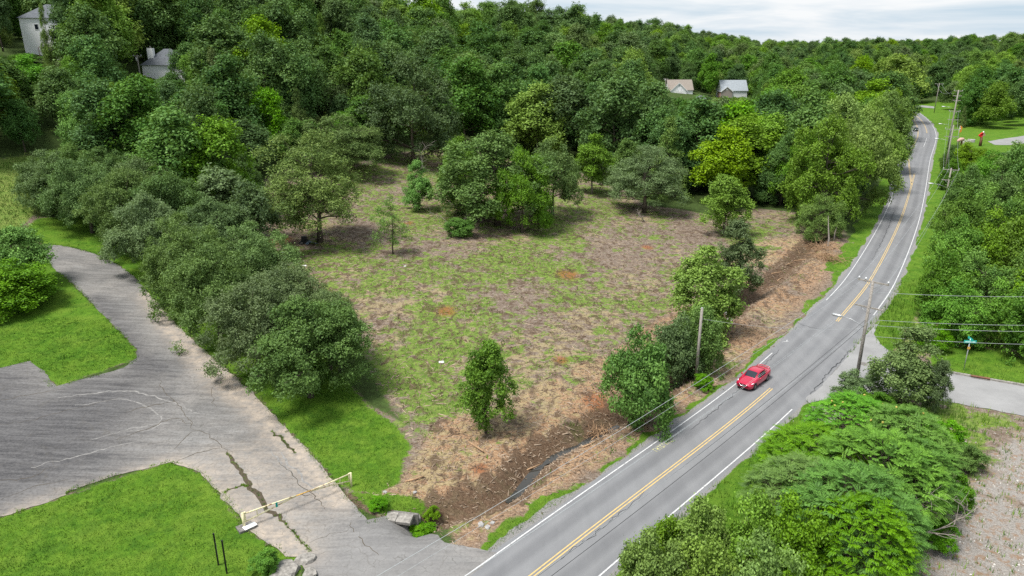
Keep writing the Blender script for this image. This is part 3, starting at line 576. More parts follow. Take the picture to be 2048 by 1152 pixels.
at_px('oak_tree', 'oak', 'mid', 1105, 432, 265, 130, 'separate oak with a visible trunk beside the widest spreading oak', var=1)
at_px('oak_tree', 'oak', 'mid', 930, 418, 262, 115, 'light green oak behind the widest spreading oak in the clearing', var=1)
at_px('oak_tree', 'thicket', 'mid', 918, 472, 436, 72, 'low dark leafy bough by the fallen bare branch in the clearing', 'bush')
at_px('young_tree', 'young', 'vivid', 838, 420, 318, 72, 'small upright tree with a bare dead top in the clearing')
at_px('scrawny_tree', 'wispy', 'mid', 786, 508, 392, 90, 'thin scrawny sapling with sparse leaves in the clearing')
at_px('young_tree', 'young', 'mid', 972, 866, 672, 125, 'lone dark green young tree with a bare trunk above the ditch')
at_px('vine_tree', 'thicket', 'mid', 1258, 850, 655, 165, 'tree hung with yellowish vines on the ditch bank beside the road')
at_px('vine_tree', 'thicket', 'grey', 1350, 775, 620, 130, 'dark bushy tree next to the bare stub pole on the ditch bank')
at_px('vine_tree', 'thicket', 'vivid', 1395, 745, 612, 120, 'bright bushy tree behind the bare stub pole')
at_px('sycamore', 'young', 'yellow', 1402, 690, 482, 160, 'light yellow-green young sycamore beside the ditch')
at_px('grey_tree', 'young', 'grey', 1470, 590, 432, 105, 'grey-green young tree behind the yellow-green sycamore')
at_px('maple_tree', 'young', 'bright', 1447, 470, 345, 105, 'bright green rounded tree at the right edge of the clearing')
at_px('cedar_tree', 'redcedar', 'grey', 1288, 425, 292, 165, 'wide grey-green cedar with a pale broken trunk at the clearing edge')
at_px('young_tree', 'young', 'bright', 1184, 388, 262, 95, 'umbrella-shaped tree with a bare pale trunk at the back of the clearing', bark='pale_bark')
at_px('edge_tree', 'oak', 'dark', 828, 330, 118, 190, 'tall dark oak with an exposed trunk at the back edge of the clearing')
at_px('edge_tree', 'broad', 'bright', 1075, 320, 170, 140, 'bright green rounded tree at the back edge of the clearing')
for bx, by, tp, w in [(1120, 315, 150, 150), (1225, 345, 150, 150), (1300, 345, 160, 140), (930, 300, 120, 150), (1000, 300, 130, 130), (1390, 380, 195, 150), (1350, 385, 235, 110), (740, 310, 190, 110), (600, 330, 240, 100), (500, 350, 240, 110)]:
    m_ = random.choice(['dark', 'dark', 'mid'])
    at_px('edge_tree', 'broad', m_, bx, by, tp, w, ('dark green' if m_ == 'dark' else 'mid green') + ' broadleaf tree standing along the back edge of the cleared lot', 'tree', 'trees along the back edge of the clearing')
at_px('edge_bush', 'thicket', 'grey', 490, 400, 305, 85, 'grey-green bushy tree with a dark trunk at the left edge of the clearing', 'tree')
at_px('edge_bush', 'thicket', 'vivid', 405, 400, 290, 130, 'bright green leafy tree rising behind the grey-green row', 'tree')
at_px('edge_bush', 'thicket', 'cedar', 330, 380, 285, 100, 'brownish vine-draped bush rising behind the grey-green row', 'tree')
LB2 = {'bright': 'light green', 'yellow': 'yellow-green', 'mid': 'mid green', 'dark': 'dark green'}
g_syc = 'tall sycamores crowding the left side of the road'
for bx, by, tp, w, m in [(1640, 462, 240, 170, 'bright'), (1700, 430, 205, 165, 'yellow'), (1728, 385, 200, 145, 'yellow'), (1755, 345, 186, 115, 'bright'), (1600, 420, 255, 130, 'mid'), (1768, 300, 182, 84, 'yellow'), (1670, 395, 195, 150, 'yellow'), (1730, 340, 188, 130, 'bright'), (1560, 410, 270, 110, 'dark'), (1655, 350, 200, 130, 'bright')]:
    at_px('sycamore', 'oak', m, bx, by, tp, w, f'tall {LB2[m]} sycamore crowding the left side of the road', 'tree', g_syc)
at_px('cedar_tree', 'redcedar', 'cedar', 1632, 492, 385, 95, 'dark cedar with torn trunks and hanging dead vines beside the road')
at_px('sycamore', 'broad', 'yellow', 1775, 246, 110, 112, 'large yellow-green tree where the road bends away in the distance')
LB = {'vivid': 'fresh green', 'bright': 'light green', 'mid': 'mid green', 'dark': 'dark green', 'yellow': 'yellow-green'}
g_th = 'trees and brush of the roadside thicket right of the road'
for bx, by, tp, w in [(1890, 690, 560, 120), (1960, 690, 560, 130), (2040, 715, 570, 140), (1880, 640, 500, 115), (1950, 640, 500, 140), (2040, 650, 500, 140), (1890, 575, 430, 110), (1960, 570, 420, 130), (2045, 580, 420, 130), (1905, 500, 375, 100), (1975, 500, 370, 120), (2050, 500, 350, 130), (1930, 440, 330, 100), (1990, 430, 320, 110), (2050, 430, 280, 130), (1965, 385, 300, 85), (2030, 380, 285, 100), (2090, 560, 380, 150), (2100, 680, 500, 160), (1935, 340, 283, 70), (1862, 610, 540, 60), (1870, 700, 640, 70)]:
    m_ = random.choice(['vivid', 'bright', 'vivid', 'mid'])
    at_px('thicket_tree', 'thicket', m_, bx, by, tp, w, LB[m_] + ' leafy tree in the dense thicket right of the road', 'tree', g_th)
at_px('slender_tree', 'young', 'grey', 1798, 812, 645, 140, 'slender dark tree growing beside the utility pole at the street corner')
at_px('slender_tree', 'young', 'grey', 1862, 830, 715, 60, 'thin-trunked sapling over the side street beside the slender dark tree')
at_px('corner_bush', 'shrub', 'grey', 1700, 805, 745, 90, 'low bush around the foot of the utility pole at the corner', 'bush')
g_su = 'sumac trees in the clump right of the road'
for bx, by, tp, w in [(1700, 935, 790, 190), (1790, 985, 810, 190), (1620, 990, 855, 210), (1730, 1060, 860, 240), (1805, 1045, 870, 165), (1590, 1090, 915, 220), (1680, 1160, 930, 260), (1700, 1215, 985, 190)]:
    at_px('sumac', 'sumac', 'vivid', bx, by, tp, w, 'sumac topped with yellowish seed heads at the street end of the clump' if by < 986 and bx > 1650 else 'sumac with long feathery fronds in the clump beside the road', 'tree', g_su)
g_sh = 'yellow-green shrubs in front of the sumac clump'
for bx, by, tp, w in [(1320, 1190, 1040, 140), (1400, 1195, 1010, 160), (1490, 1200, 990, 170), (1290, 1260, 1080, 170), (1400, 1290, 1080, 180), (1560, 1230, 1010, 180), (1500, 1310, 1070, 190)]:
    at_px('shrub', 'shrub', 'yellow' if bx < 1480 else 'bright', bx, by, tp, w, 'yellow-green shrub at the roadside in front of the sumac clump', 'bush', g_sh)
g_w = 'low green bushes at the edge of the gravel lot'
for bx, by, tp, w in [(1880, 900, 840, 100), (1930, 940, 890, 80), (1900, 1010, 950, 90), (1870, 1100, 1040, 90), (1700, 815, 775, 90), (1750, 830, 785, 80), (1590, 905, 870, 50), (1540, 925, 895, 40)]:
    at_px('weed_bush', 'shrub', 'vivid', bx, by, tp, w, 'low green bush among the weeds by the gravel lot', 'bush', g_w)
for px, y_, h_, w_, key in ((140, 190, 21, 8, 'tall'), (165, 192, 19, 10, 'tall'), (200, 188, 17, 9, 'broad'), (100, 186, 17, 4.0, 'cedar'), (372, 196, 13, 9, 'broad'), (340, 186, 7.5, 8, 'broad'), (8, 196, 20, 8, 'tall')):
    x_ = (px - 1024) / F_PX * y_ * .95; KEEP.append((x_, y_, 2)); plant('hilltop_tree', key, 'dark' if key != 'cedar' else 'cedar', (x_, y_, Z(x_, y_) - .1), h_, w_, 'tall dark tree standing in front of the hilltop houses', 'tree', 'dark trees in front of the hilltop houses')
x_ = (1150 - 1024) / F_PX * 410 * .95; plant('emergent_tree', 'broad', 'dark', (x_, 410, Z(x_, 410)), 31, 26, 'big dark tree rising above the skyline of the wooded hill')
KEEP.append((x_, 410, 8))
for bx, by, tp, w in ((1893, 348, 302, 34), (1899, 330, 290, 30), (1890, 380, 328, 36), (1906, 312, 284, 28), (1901, 365, 318, 36)):
    at_px('roadside_bush', 'thicket', 'mid', bx, by, tp, w, 'mid green bush among the utility poles beside the far verge', 'bush', 'bushes among the utility poles beside the far verge')
at_px('grass_clump', 'shrub', 'vivid', 532, 1142, 1098, 66, 'leafy green clump at the lawn corner beside the broken concrete', 'bush')
at_px('grass_clump', 'shrub', 'bright', 866, 1040, 1012, 36, 'bright grass clump at the mouth of the culvert pipe', 'bush')
at_px('grass_clump', 'shrub', 'vivid', 845, 1072, 1050, 70, 'low green clump between the headwall and the drive mouth', 'bush')
at_px('grass_clump', 'shrub', 'vivid', 755, 1018, 995, 50, 'low green clump behind the headwall slab', 'bush')
at_px('roadside_bush', 'shrub', 'vivid', 1408, 778, 748, 46, 'small green bush at the foot of the bare stub pole', 'bush')
# forest
def forest():
    rg = np.random.default_rng(99); pts = []; cell = {}
    HC = [(-122, 205, 13), (-92, 205, 10), (94, 400, 12), (124, 400, 12), (118, 370, 9), (106, 385, 8)]
    r_ = 45.0
    cand = []
    N = 26000
    th = np.radians(rg.uniform(-44, 44, N)); r = np.sqrt(rg.uniform(40 ** 2, 1350 ** 2, N)); X = r * np.sin(th); Y = r * np.cos(th)
    k = rg.random(N); near = np.radians(rg.uniform(-44, 44, N)); r2 = np.sqrt(rg.uniform(40 ** 2, 330 ** 2, N)); X = np.concatenate([r2 * np.sin(near), X]); Y = np.concatenate([r2 * np.cos(near), Y])
    d = pdist(X, Y, AXIS, True); rr = np.hypot(X, Y)
    bad = ((np.abs(d) < 10 + 4 * (Y > 180)) & (rr < 500)) | ((d < 0) & (rr < 215)) | ((d > 0) & (d < 60) & (rr < 80))
    bad |= inpoly(X, Y, CLEAR) | (pdist(X, Y, np.vstack([CLEAR, CLEAR[:1]])) < 3) | inpoly(X, Y, MEADOW) | inpoly(X, Y, PAVE)
    for p in LAWNS: bad |= inpoly(X, Y, p)
    # the strip of lawn, drive and parking on the left stays open
    bad |= inpoly(X, Y, Gs([(-400, 440), (0, 440), (80, 300), (330, 400), (560, 560), (760, 780), (900, 1000), (300, 1300), (-800, 1300)]))
    for x, y, q in HC: bad |= np.hypot(X - x, Y - y) < q
    for x, y, q in KEEP: bad |= np.hypot(X - x, Y - y) < q + 2.0
    hmax = np.full(len(X), 99.0)
    for x0, x1, pb, dist in ((40, 108, 104, 200), (285, 335, 150, 203), (1324, 1386, 194, 396), (1424, 1490, 194, 396), (1826, 1888, 340, 470), (1908, 2060, 302, 330)):      # gaps through which the houses are seen
        px_ = 1024 + F_PX * X / (Y * CP + 15 * SP); wpx = 8.0 / Y * F_PX; bz_ = base_z(X, Y) + 18; top_ = 576 - F_PX * (Y * SP + (bz_ - H_CAM) * CP) / (Y * CP - (bz_ - H_CAM) * SP)
        k_ = (576 - pb) / F_PX; lim = Y * (k_ * CP - SP) / (CP + k_ * SP) + H_CAM - base_z(X, Y); inw = (px_ + wpx > x0) & (px_ - wpx < x1) & (Y < dist)
        hmax = np.where(inw, np.minimum(hmax, lim * rg.uniform(.8, 1.0, len(X))), hmax); bad |= inw & (lim < 2.2)
    X = X[~bad]; Y = Y[~bad]; hmax = hmax[~bad]; rr = rr[~bad]; d = d[~bad]; acc = []
    ax = np.empty(0); ay = np.empty(0); axl = []; ayl = []
    for i in range(len(X)):
        s = min(15, 7.2 + max(0, rr[i] - 150) * .011)
        if axl:
            key = None
        c = (int(X[i] // 16), int(Y[i] // 16)); ok = True
        for a in (-1, 0, 1):
            for b in (-1, 0, 1):
                for (qx, qy) in cell.get((c[0] + a, c[1] + b), ()):
                    if (qx - X[i]) ** 2 + (qy - Y[i]) ** 2 < s * s: ok = False
        if ok: cell.setdefault(c, []).append((X[i], Y[i])); acc.append((rr[i], X[i], Y[i], d[i], hmax[i]))
    return sorted(acc)
FOREST = forest()
def f_kind(x, y, rg):
    n = fbm(np.array([x / 40]), np.array([y / 40]), 2)[0] + rg.normal(0, .12); q = rg.random()
    mat = 'dark' if n < .50 else 'mid' if n < .66 else 'bright' if n < .80 else 'yellow'
    if q < .12: mat = 'grey'
    if q > .93: mat = 'vivid'
    key = 'broad' if rg.random() < .62 else 'tall'
    if rg.random() < .13: key, mat = 'cedar', ('cedar' if rg.random() < .6 else 'dark')
    return key, mat
NAMES = {'dark': 'dark green broadleaf tree', 'mid': 'mid green broadleaf tree', 'bright': 'light green broadleaf tree', 'grey': 'grey-green broadleaf tree', 'vivid': 'fresh green broadleaf tree', 'cedar': 'brownish-green conical cedar'}
rg = np.random.default_rng(5); N_IND = 150; far = []
FZ = ground_z(np.array([f[1] for f in FOREST]), np.array([f[2] for f in FOREST]))
for i, (r_, x, y, d_, hm_) in enumerate(FOREST):
    key, mat = f_kind(x, y, rg); h = (rg.uniform(10, 16) if rg.random() < .35 else rg.uniform(17, 25)) * (.8 if key == 'cedar' else 1) * (1.0 + .1 * (r_ > 300)); w = h * rg.uniform(.62, .88) * (.55 if key == 'cedar' else 1)
    if r_ < 110: h *= .7; w *= .8
    if d_ > 180 and x < -60: h *= 1.1
    if d_ > 230: h *= .9
    if h > hm_: w *= max(.5, hm_ / h); h = hm_
    if i < N_IND:
        place = 'on the wooded hillside' if d_ > 0 else 'in the wood right of the road'
        shape = 'conical cedar' if key == 'cedar' else ('tall tree' if key == 'tall' else 'round-crowned tree')
        tone_n = {'dark': 'dark green', 'mid': 'mid green', 'bright': 'light green', 'yellow': 'yellow-green', 'grey': 'grey-green', 'vivid': 'fresh green', 'cedar': 'brownish-green'}[mat]
        plant('conical_cedar' if key == 'cedar' else 'broadleaf_tree', key, mat, (x, y, FZ[i] - .1), h, w, f'{tone_n} {shape} {place}', 'tree', f'{tone_n} {shape}s {place}')
    else: far.append((x, y, FZ[i] - .1, h, w, key, mat))
print('forest', len(FOREST), 'far', len(far))
# the rest of the wood reads as one mass: instances of the same trees on points
pc = bpy.data.collections.new('wood_sources'); order = []
for key in ('broad', 'tall', 'cedar'):
    for v_, (cm, tm, ph, pr) in enumerate(PROTO[key]):
        for mat in (('dark', 'mid', 'bright', 'grey', 'yellow') if key != 'cedar' else ('cedar', 'dark')):
            o = bpy.data.objects.new(f'wood_{len(order):03d}', cm); o.material_slots[0].link = 'OBJECT'; o.material_slots[0].material = LEAF[mat]; pc.objects.link(o); order.append((key, mat))
idx = []; 
for x, y, z, h, w, key, mat in far:
    opts = [i for i, (k_, m_) in enumerate(order) if k_ == key and m_ == mat] or [i for i, (k_, m_) in enumerate(order) if k_ == key]; idx.append(opts[int(rg.integers(len(opts)))])
me = bpy.data.meshes.new('far_woodland'); me.from_pydata([f[:3] for f in far], [], [])
a = me.attributes.new('pick', 'INT', 'POINT'); a.data.foreach_set('value', np.array(idx, np.int32))
a = me.attributes.new('rot', 'FLOAT_VECTOR', 'POINT'); a.data.foreach_set('vector', np.column_stack([np.zeros(len(far)), np.zeros(len(far)), rg.uniform(0, 6.28, len(far))]).astype(np.float32).ravel())
PD = {k_: PROTO[k_][0][2:] for k_ in ('broad', 'tall', 'cedar')}
a = me.attributes.new('scl', 'FLOAT_VECTOR', 'POINT'); a.data.foreach_set('vector', np.array([(w / 2 / PD[k_][1], w / 2 / PD[k_][1], h / PD[k_][0]) for x, y, z, h, w, k_, m_ in far], np.float32).ravel())
wood = link('far_woodland', me, None, label='mass of green trees covering the far hills', cat='woodland', kind='stuff')
ng = bpy.data.node_groups.new('wood', 'GeometryNodeTree'); ng.interface.new_socket('Geometry', in_out='INPUT', socket_type='NodeSocketGeometry'); ng.interface.new_socket('Geometry', in_out='OUTPUT', socket_type='NodeSocketGeometry')
gi = ng.nodes.new('NodeGroupInput'); go = ng.nodes.new('NodeGroupOutput'); ci = ng.nodes.new('GeometryNodeCollectionInfo'); ci.inputs[0].default_value = pc; ci.inputs[1].default_value = True; ci.inputs[2].default_value = True
ip = ng.nodes.new('GeometryNodeInstanceOnPoints'); ip.inputs['Pick Instance'].default_value = True
def na(nm, ty):
    q = ng.nodes.new('GeometryNodeInputNamedAttribute'); q.data_type = ty; q.inputs[0].default_value = nm; return q.outputs[0]
ng.links.new(gi.outputs[0], ip.inputs['Points']); ng.links.new(ci.outputs[0], ip.inputs['Instance']); ng.links.new(na('pick', 'INT'), ip.inputs['Instance Index'])
ng.links.new(na('rot', 'FLOAT_VECTOR'), ip.inputs['Rotation']); ng.links.new(na('scl', 'FLOAT_VECTOR'), ip.inputs['Scale']); ng.links.new(ip.outputs[0], go.inputs[0])
md = wood.modifiers.new('wood', 'NODES'); md.node_group = ng

# ------------------------------------------------------------------ ground cover (nobody could count it)
def stuff_leaf(name, dark, light):
    t = NT(name, .9, .1); c = t.mix(t.attr('tone'), dark, light); t.color(c); return t.m
M['grass'] = stuff_leaf('grass_blades', (.035, .105, .008), (.17, .30, .028)); M['weed'] = stuff_leaf('weed_blades', (.05, .125, .012), (.19, .31, .04)); M['chips'] = stuff_leaf('wood_chips', (.085, .055, .036), (.40, .315, .235))
M['dryg'] = stuff_leaf('meadow_blades', (.09, .18, .025), (.27, .32, .09)); M['stone'] = stuff_leaf('loose_stones', (.18, .155, .13), (.52, .50, .47))
def sample(box, n, maskf, rg):
    X = rg.uniform(box[0], box[1], n); Y = rg.uniform(box[2], box[3], n); d = pdist(X, Y, AXIS, True)
    dr = np.where(d > 0, pdist(X, Y, ROAD_L), pdist(X, Y, ROAD_R)); on = inpoly(X, Y, np.vstack([ROAD_L, ROAD_R[::-1]])); dr = np.where(on, -dr, dr)
    m = maskf(X, Y, cover(X, Y, d, dr)); ok = (rg.random(n) < m) & (dr > .5) & ~inpoly(X, Y, PAVE) & ~inpoly(X, Y, SIDE); return X[ok], Y[ok]
def tufts(name, X, Y, hmin, hmax, blades, width, mat, label, rg, parent=None, zoff_=0.0, spread=.1, lean=.6):
    n = len(X) * blades; i = np.repeat(np.arange(len(X)), blades); a = rg.random(n) * 2 * math.pi; h = rg.uniform(hmin, hmax, n) * (.7 + .6 * fbm(X[i] / 3, Y[i] / 3, 2))
    bx = X[i] + rg.normal(0, spread, n); by = Y[i] + rg.normal(0, spread, n); bz = ground_z(bx, by) - .02 + zoff_; ln = lean * h * rg.uniform(.2, 1, n)
    w = width * rg.uniform(.6, 1.4, n); ca, sa = np.cos(a), np.sin(a)
    V = np.stack([np.column_stack([bx - sa * w / 2, by + ca * w / 2, bz]), np.column_stack([bx + sa * w / 2, by - ca * w / 2, bz]), np.column_stack([bx + ca * ln, by + sa * ln, bz + h])], 1).reshape(-1, 3)
    me = mesh_np(name, V, None, np.arange(n * 3).reshape(-1, 3)); tn = .5 + (fbm(X / 1.6, Y / 1.6, 3) - .5) * 2.2 + (fbm(X / 9, Y / 9, 2) - .5) * 1.0; fattr(me, 'tone', np.repeat(np.clip(tn[i] + rg.normal(0, .2, n), 0, 1), 3))
    return link(name, me, mat, parent, label, 'grass' if parent is None else None, None, 'stuff')
rg = np.random.default_rng(77)
X, Y = sample((-62, 12, 34, 82), 150000, lambda x, y, c: np.clip(c[0] - .3, 0, 1), rg)
tufts('lawn_grass', X, Y, .06, .15, 4, .045, M['grass'], 'mown bright green grass of the lawns beside the drive', rg)
X, Y = sample((-100, 70, 40, 240), 90000, lambda x, y, c: np.clip((fbm(x / 1.7, y / 1.7, 3) - .52 + (c[4] - .5) * .5) * 8, 0, 1) * inpoly(x, y, CLEAR) + np.clip(c[0] - .3, 0, 1) * .35, rg)
tufts('weeds', X, Y, .10, .32, 5, .07, M['weed'], 'patchy green weeds regrowing over the mulched clearing', rg, spread=.2)
X, Y = sample((10, 75, 34, 120), 60000, lambda x, y, c: np.clip(np.maximum(c[4] - .35, .12 * (c[3] > .2)), 0, 1) * (pdist(x, y, AXIS, True) < 0), rg)
tufts('tall_weeds', X, Y, .2, .65, 5, .06, M['weed'], 'tall green weeds growing right of the road', rg, spread=.2, lean=.4)
X, Y = sample((-140, -45, 85, 170), 40000, lambda x, y, c: c[8], rg)
tufts('meadow_grass', X, Y, .15, .4, 5, .12, M['dryg'], 'pale unmown meadow grass beyond the rounded tree row', rg, spread=.3)
for P_, wd in GRASS_LINES:
    q = rg.integers(0, len(P_), 120); xx = P_[q, 0] + rg.normal(0, .06, 120); yy_ = P_[q, 1] + rg.normal(0, .06, 120); tufts('crack_grass', xx, yy_, .05, .16, 4, .04, M['weed'], None, rg, drive, .02, .06)
PE = smooth(np.vstack([PAVE, PAVE[:1]])[3:-6], .25); PE = PE[(np.hypot(PE[:, 0], PE[:, 1]) < 130)]
PE = np.vstack([PE] * 4) + rg.normal(0, .16, (len(PE) * 4, 2)); PE = PE[fbm(PE[:, 0] / 1.5, PE[:, 1] / 1.5, 3) > .42]
tufts('edge_grass', PE[:, 0], PE[:, 1], .06, .2, 4, .05, M['weed'], 'ragged grass creeping over the edges of the drive', rg, spread=.1)
def chips(name, X, Y, lmin, lmax, w, mat, label, rg, lift=.03):
    n = len(X); a = rg.random(n) * math.pi * 2; L = rg.uniform(lmin, lmax, n) ** 1.0; z = ground_z(X, Y) + rg.uniform(0, lift, n); tl = rg.normal(0, .25, n); ww = w * rg.uniform(.5, 1.6, n)
    D = np.column_stack([np.cos(a), np.sin(a), tl]) * (L / 2)[:, None]; S = np.column_stack([-np.sin(a), np.cos(a), 0 * a]) * (ww / 2)[:, None]; U = np.zeros((n, 3)); U[:, 2] = ww * .8; P = np.column_stack([X, Y, z])
    V = np.stack([P - D + S, P - D - S, P - D + U, P + D + S, P + D - S, P + D + U], 1).reshape(-1, 3); o = np.arange(n)[:, None] * 6
    Q = np.concatenate([o + np.array([[0, 2, 5, 3]]), o + np.array([[2, 1, 4, 5]])]); T = np.concatenate([o + np.array([[0, 1, 2]]), o + np.array([[3, 5, 4]])])
    me = mesh_np(name, V, Q, T); fattr(me, 'tone', np.repeat(np.clip(rg.beta(1.3, 1.9, n) + (fbm(X / 4, Y / 4, 2) - .5) * .6, 0, 1), 6)); return link(name, me, mat, None, label, 'debris', None, 'stuff')
X, Y = sample((-30, 62, 42, 118), 60000, lambda x, y, c: np.clip(c[1] * 1.2 + .12 * (c[6] < .3) * inpoly(x, y, CLEAR), 0, 1) * (1 - c[0]), rg)
chips('wood_chips', X, Y, .08, .55, .045, M['chips'], 'shredded wood chips spread along the ditch banks', rg)
X, Y = sample((-70, 70, 50, 190), 60000, lambda x, y, c: .75 * inpoly(x, y, CLEAR) * (1 - c[0]), rg)
chips('mulch_sticks', X, Y, .25, .9, .055, M['chips'], 'sticks and shredded branches strewn over the clearing', rg)
X, Y = sample((22, 60, 34, 66), 9000, lambda x, y, c: c[3] * .6, rg)
chips('gravel_stones', X, Y, .05, .14, .09, M['stone'], 'pale loose stones of the gravel lot', rg)

# ------------------------------------------------------------------ still water in the ditch
t = NT('ditch_water', .03, 1.0); t.m.node_tree.nodes['Principled BSDF'].inputs['IOR'].default_value = 1.33; v = t.coord(); t.bump(t.noise(v, 2, 4), .25, .05); M['water'] = t.color(t.mix(t.noise(v, .6, 3), (.022, .022, .02), (.05, .048, .042)))
def water(i0, i1, w):
    P = DITCH[i0:i1]; n = len(P); z = min(Z(*p) for p in P[::2]) * .35 + np.median([Z(*p) for p in P]) * .65 + .17
    k = w * (.6 + .8 * fbm(P[:, 0], P[:, 1], 2)) * np.sin(np.linspace(.1, math.pi - .1, n)) ** .5; A = offset(P, -k); B = offset(P, k); V = np.vstack([np.column_stack([A, np.full(n, z)]), np.column_stack([B, np.full(n, z)])])
    me = mesh_np('ditch_water', V, np.array([(j, j + 1, n + j + 1, n + j) for j in range(n - 1)])); me.flip_normals() if me.polygons[0].normal.z < 0 else None; return link('ditch_water', me, M['water'], kind='structure')
def near_idx(px, py):
    q = G(px, py)[:2]; return int(np.argmin(np.hypot(*(DITCH - q).T)))
water(near_idx(990, 990), near_idx(1085, 905), .55); water(near_idx(1072, 915), near_idx(1165, 862), .5); water(near_idx(1150, 868), near_idx(1250, 822), .6); 

# ------------------------------------------------------------------ materials for built things
M['conc'] = plain('weathered_concrete', (.24, .225, .205), .9, 0, .45, 4); M['dconc'] = plain('dark_concrete', (.16, .15, .14), .9, 0, .4, 5); M['white'] = plain('white_siding', (.84, .84, .85), .6, 0, .05, 3)
M['wood'] = plain('weathered_pole_wood', (.27, .245, .22), .9, 0, .45, 9); M['steel'] = plain('galvanised_steel', (.48, .49, .50), .45, .6, .15, 8); M['porc'] = plain('porcelain', (.75, .76, .78), .25, 0, .05, 5, .5)
M['wire'] = plain('aluminium_wire', (.5, .52, .54), .45, .3, .08, 3); M['cable'] = plain('black_cable', (.03, .03, .035), .6, 0, .1, 3); M['black'] = plain('black_paint', (.012, .012, .013), .5, 0, .2, 6)
M['rubber'] = plain('rubber', (.02, .02, .021), .8, 0, .2, 20); M['glass'] = plain('dark_glass', (.015, .02, .028), .08, 0, .1, 3, .8); M['lens'] = plain('lamp_lens', (.75, .77, .8), .15, 0, .05, 9, .6); M['chrome'] = plain('chrome', (.75, .75, .76), .18, .9, .05, 5)
t = NT('red_car_paint', .28, .5); t.b.inputs['Coat Weight'].default_value = .8; t.b.inputs['Coat Roughness'].default_value = .06; t.b.inputs['Metallic'].default_value = .25; M['red'] = t.color(t.mix(t.noise(t.coord(), 300, 2), (.42, .003, .035), (.56, .006, .055)))
M['darkcar'] = plain('dark_green_car_paint', (.02, .03, .028), .25, 0, .1, 50, .6); M['tail'] = plain('tail_lamp', (.35, .01, .01), .2, 0, .05, 9, .5)
t = NT('yellow_gate_paint', .7, .3); v = t.coord(); n = t.noise(v, 1.6, 6, .7); n2 = t.noise(v, 9, 5, .7); c = t.mix(t.ramp(n, .52, .62), t.mix(t.noise(v, 3, 3), (.62, .56, .33), (.76, .70, .47)), t.mix(n2, (.09, .04, .02), (.28, .12, .04))); M['gatep'] = t.color(c)
M['rusty'] = plain('rusty_yellow', (.55, .33, .07), .8, 0, .5, 9); M['green'] = plain('green_sign', (.0, .30, .26), .5, 0, .1, 9); M['teal'] = plain('street_sign_green', (.02, .42, .36), .4, 0, .1, 9); M['tealp'] = plain('sign_lettering_band', (.45, .80, .74), .4, 0, .1, 9)
M['roofg'] = plain('grey_shingle_roof', (.11, .12, .135), .9, 0, .25, 2); M['roofl'] = plain('light_grey_shingle_roof', (.30, .33, .36), .9, 0, .15, 2); M['rooft'] = plain('tan_shingle_roof', (.27, .235, .205), .9, 0, .15, 2)
t = NT('red_brick', .9, .2); bk = t.new('ShaderNodeTexBrick'); t.t.links.new(t.coord('Generated', (1, 1, 1)), bk.inputs['Vector']); bk.inputs['Scale'].default_value = 30; bk.inputs['Color1'].default_value = (.34, .10, .06, 1); bk.inputs['Color2'].default_value = (.26, .075, .05, 1); bk.inputs['Mortar'].default_value = (.35, .30, .27, 1); M['brick'] = t.color(bk.outputs[0])
M['redp'] = plain('red_paint', (.62, .02, .02), .5, 0, .15, 6); M['orange'] = plain('orange_paint', (.75, .30, .05), .5, 0, .15, 6); M['pink'] = plain('pinkish_stone', (.55, .34, .30), .8, 0, .2, 6); M['rock'] = plain('grey_rock', (.33, .32, .31), .95, 0, .4, 3); M['paper'] = plain('white_board', (.8, .8, .8), .7, 0, .03, 4)
M['deadwood'] = plain('dead_wood', (.25, .22, .195), .9, 0, .35, 8); M['log'] = plain('cut_log', (.34, .22, .13), .9, 0, .4, 8); M['deck'] = plain('deck_wood', (.16, .08, .05), .8, 0, .3, 4); M['bluep'] = plain('blue_grey_plastic', (.07, .11, .16), .5, 0, .2, 5)

# ------------------------------------------------------------------ barrier gate across the drive
gl, gr_ = G(489, 1056), G(703, 972); L_ = float(np.linalg.norm((gr_ - gl)[:2])); ga = math.atan2(gr_[1] - gl[1], gr_[0] - gl[0])
gate = thing('barrier_gate', 'pale yellow pipe barrier gate with flaking rust across the drive', 'gate', gl, ga); dzr = float(gr_[2] - gl[2])
MB().tube([(0, 0, -.1), (0, 0, 1.32)], .10, 12).build('post', M['gatep'], gate); MB().tube([(L_, 0, dzr - .1), (L_, 0, dzr + 1.25)], .09, 12).build('post', M['gatep'], gate)
MB().tube([(.16, 0, .45), (.16, 0, 1.30)], .05, 8).box((.08, 0, 1.29), (.26, .14, .09)).box((.1, 0, .5), (.2, .06, .06)).build('hinge_bar', M['gatep'], gate); MB().tube([(L_ - .16, 0, .5 + dzr), (L_ - .16, 0, 1.25 + dzr)], .05, 8).box((L_ - .08, 0, 1.22 + dzr), (.24, .12, .08)).box((L_ - .1, 0, dzr + .5), (.2, .06, .06)).build('hinge_bar', M['gatep'], gate)
c0 = L_ * .47; c1_ = L_ * .62
MB().tube([(.16, 0, 1.2), (L_ * .36, 0, 1.08), (c0, 0, 1.02)], .055, 8).build('upper_rail', M['gatep'], gate); MB().tube([(.16, 0, .5), (L_ * .36, 0, .88), (c0, 0, .97)], .055, 8).build('lower_rail', M['gatep'], gate)
MB().tube([(c0 - .2, .03, .99), (c1_, .03, 1.0 + dzr * .6)], .048, 8).build('latch_bar', M['rusty'], gate); MB().tube([(c0 + .4, .03, .98), (c0 + .7, -.05, .72), (c0 + 1.1, -.05, .66)], .02, 6).build('chain', M['black'], gate)
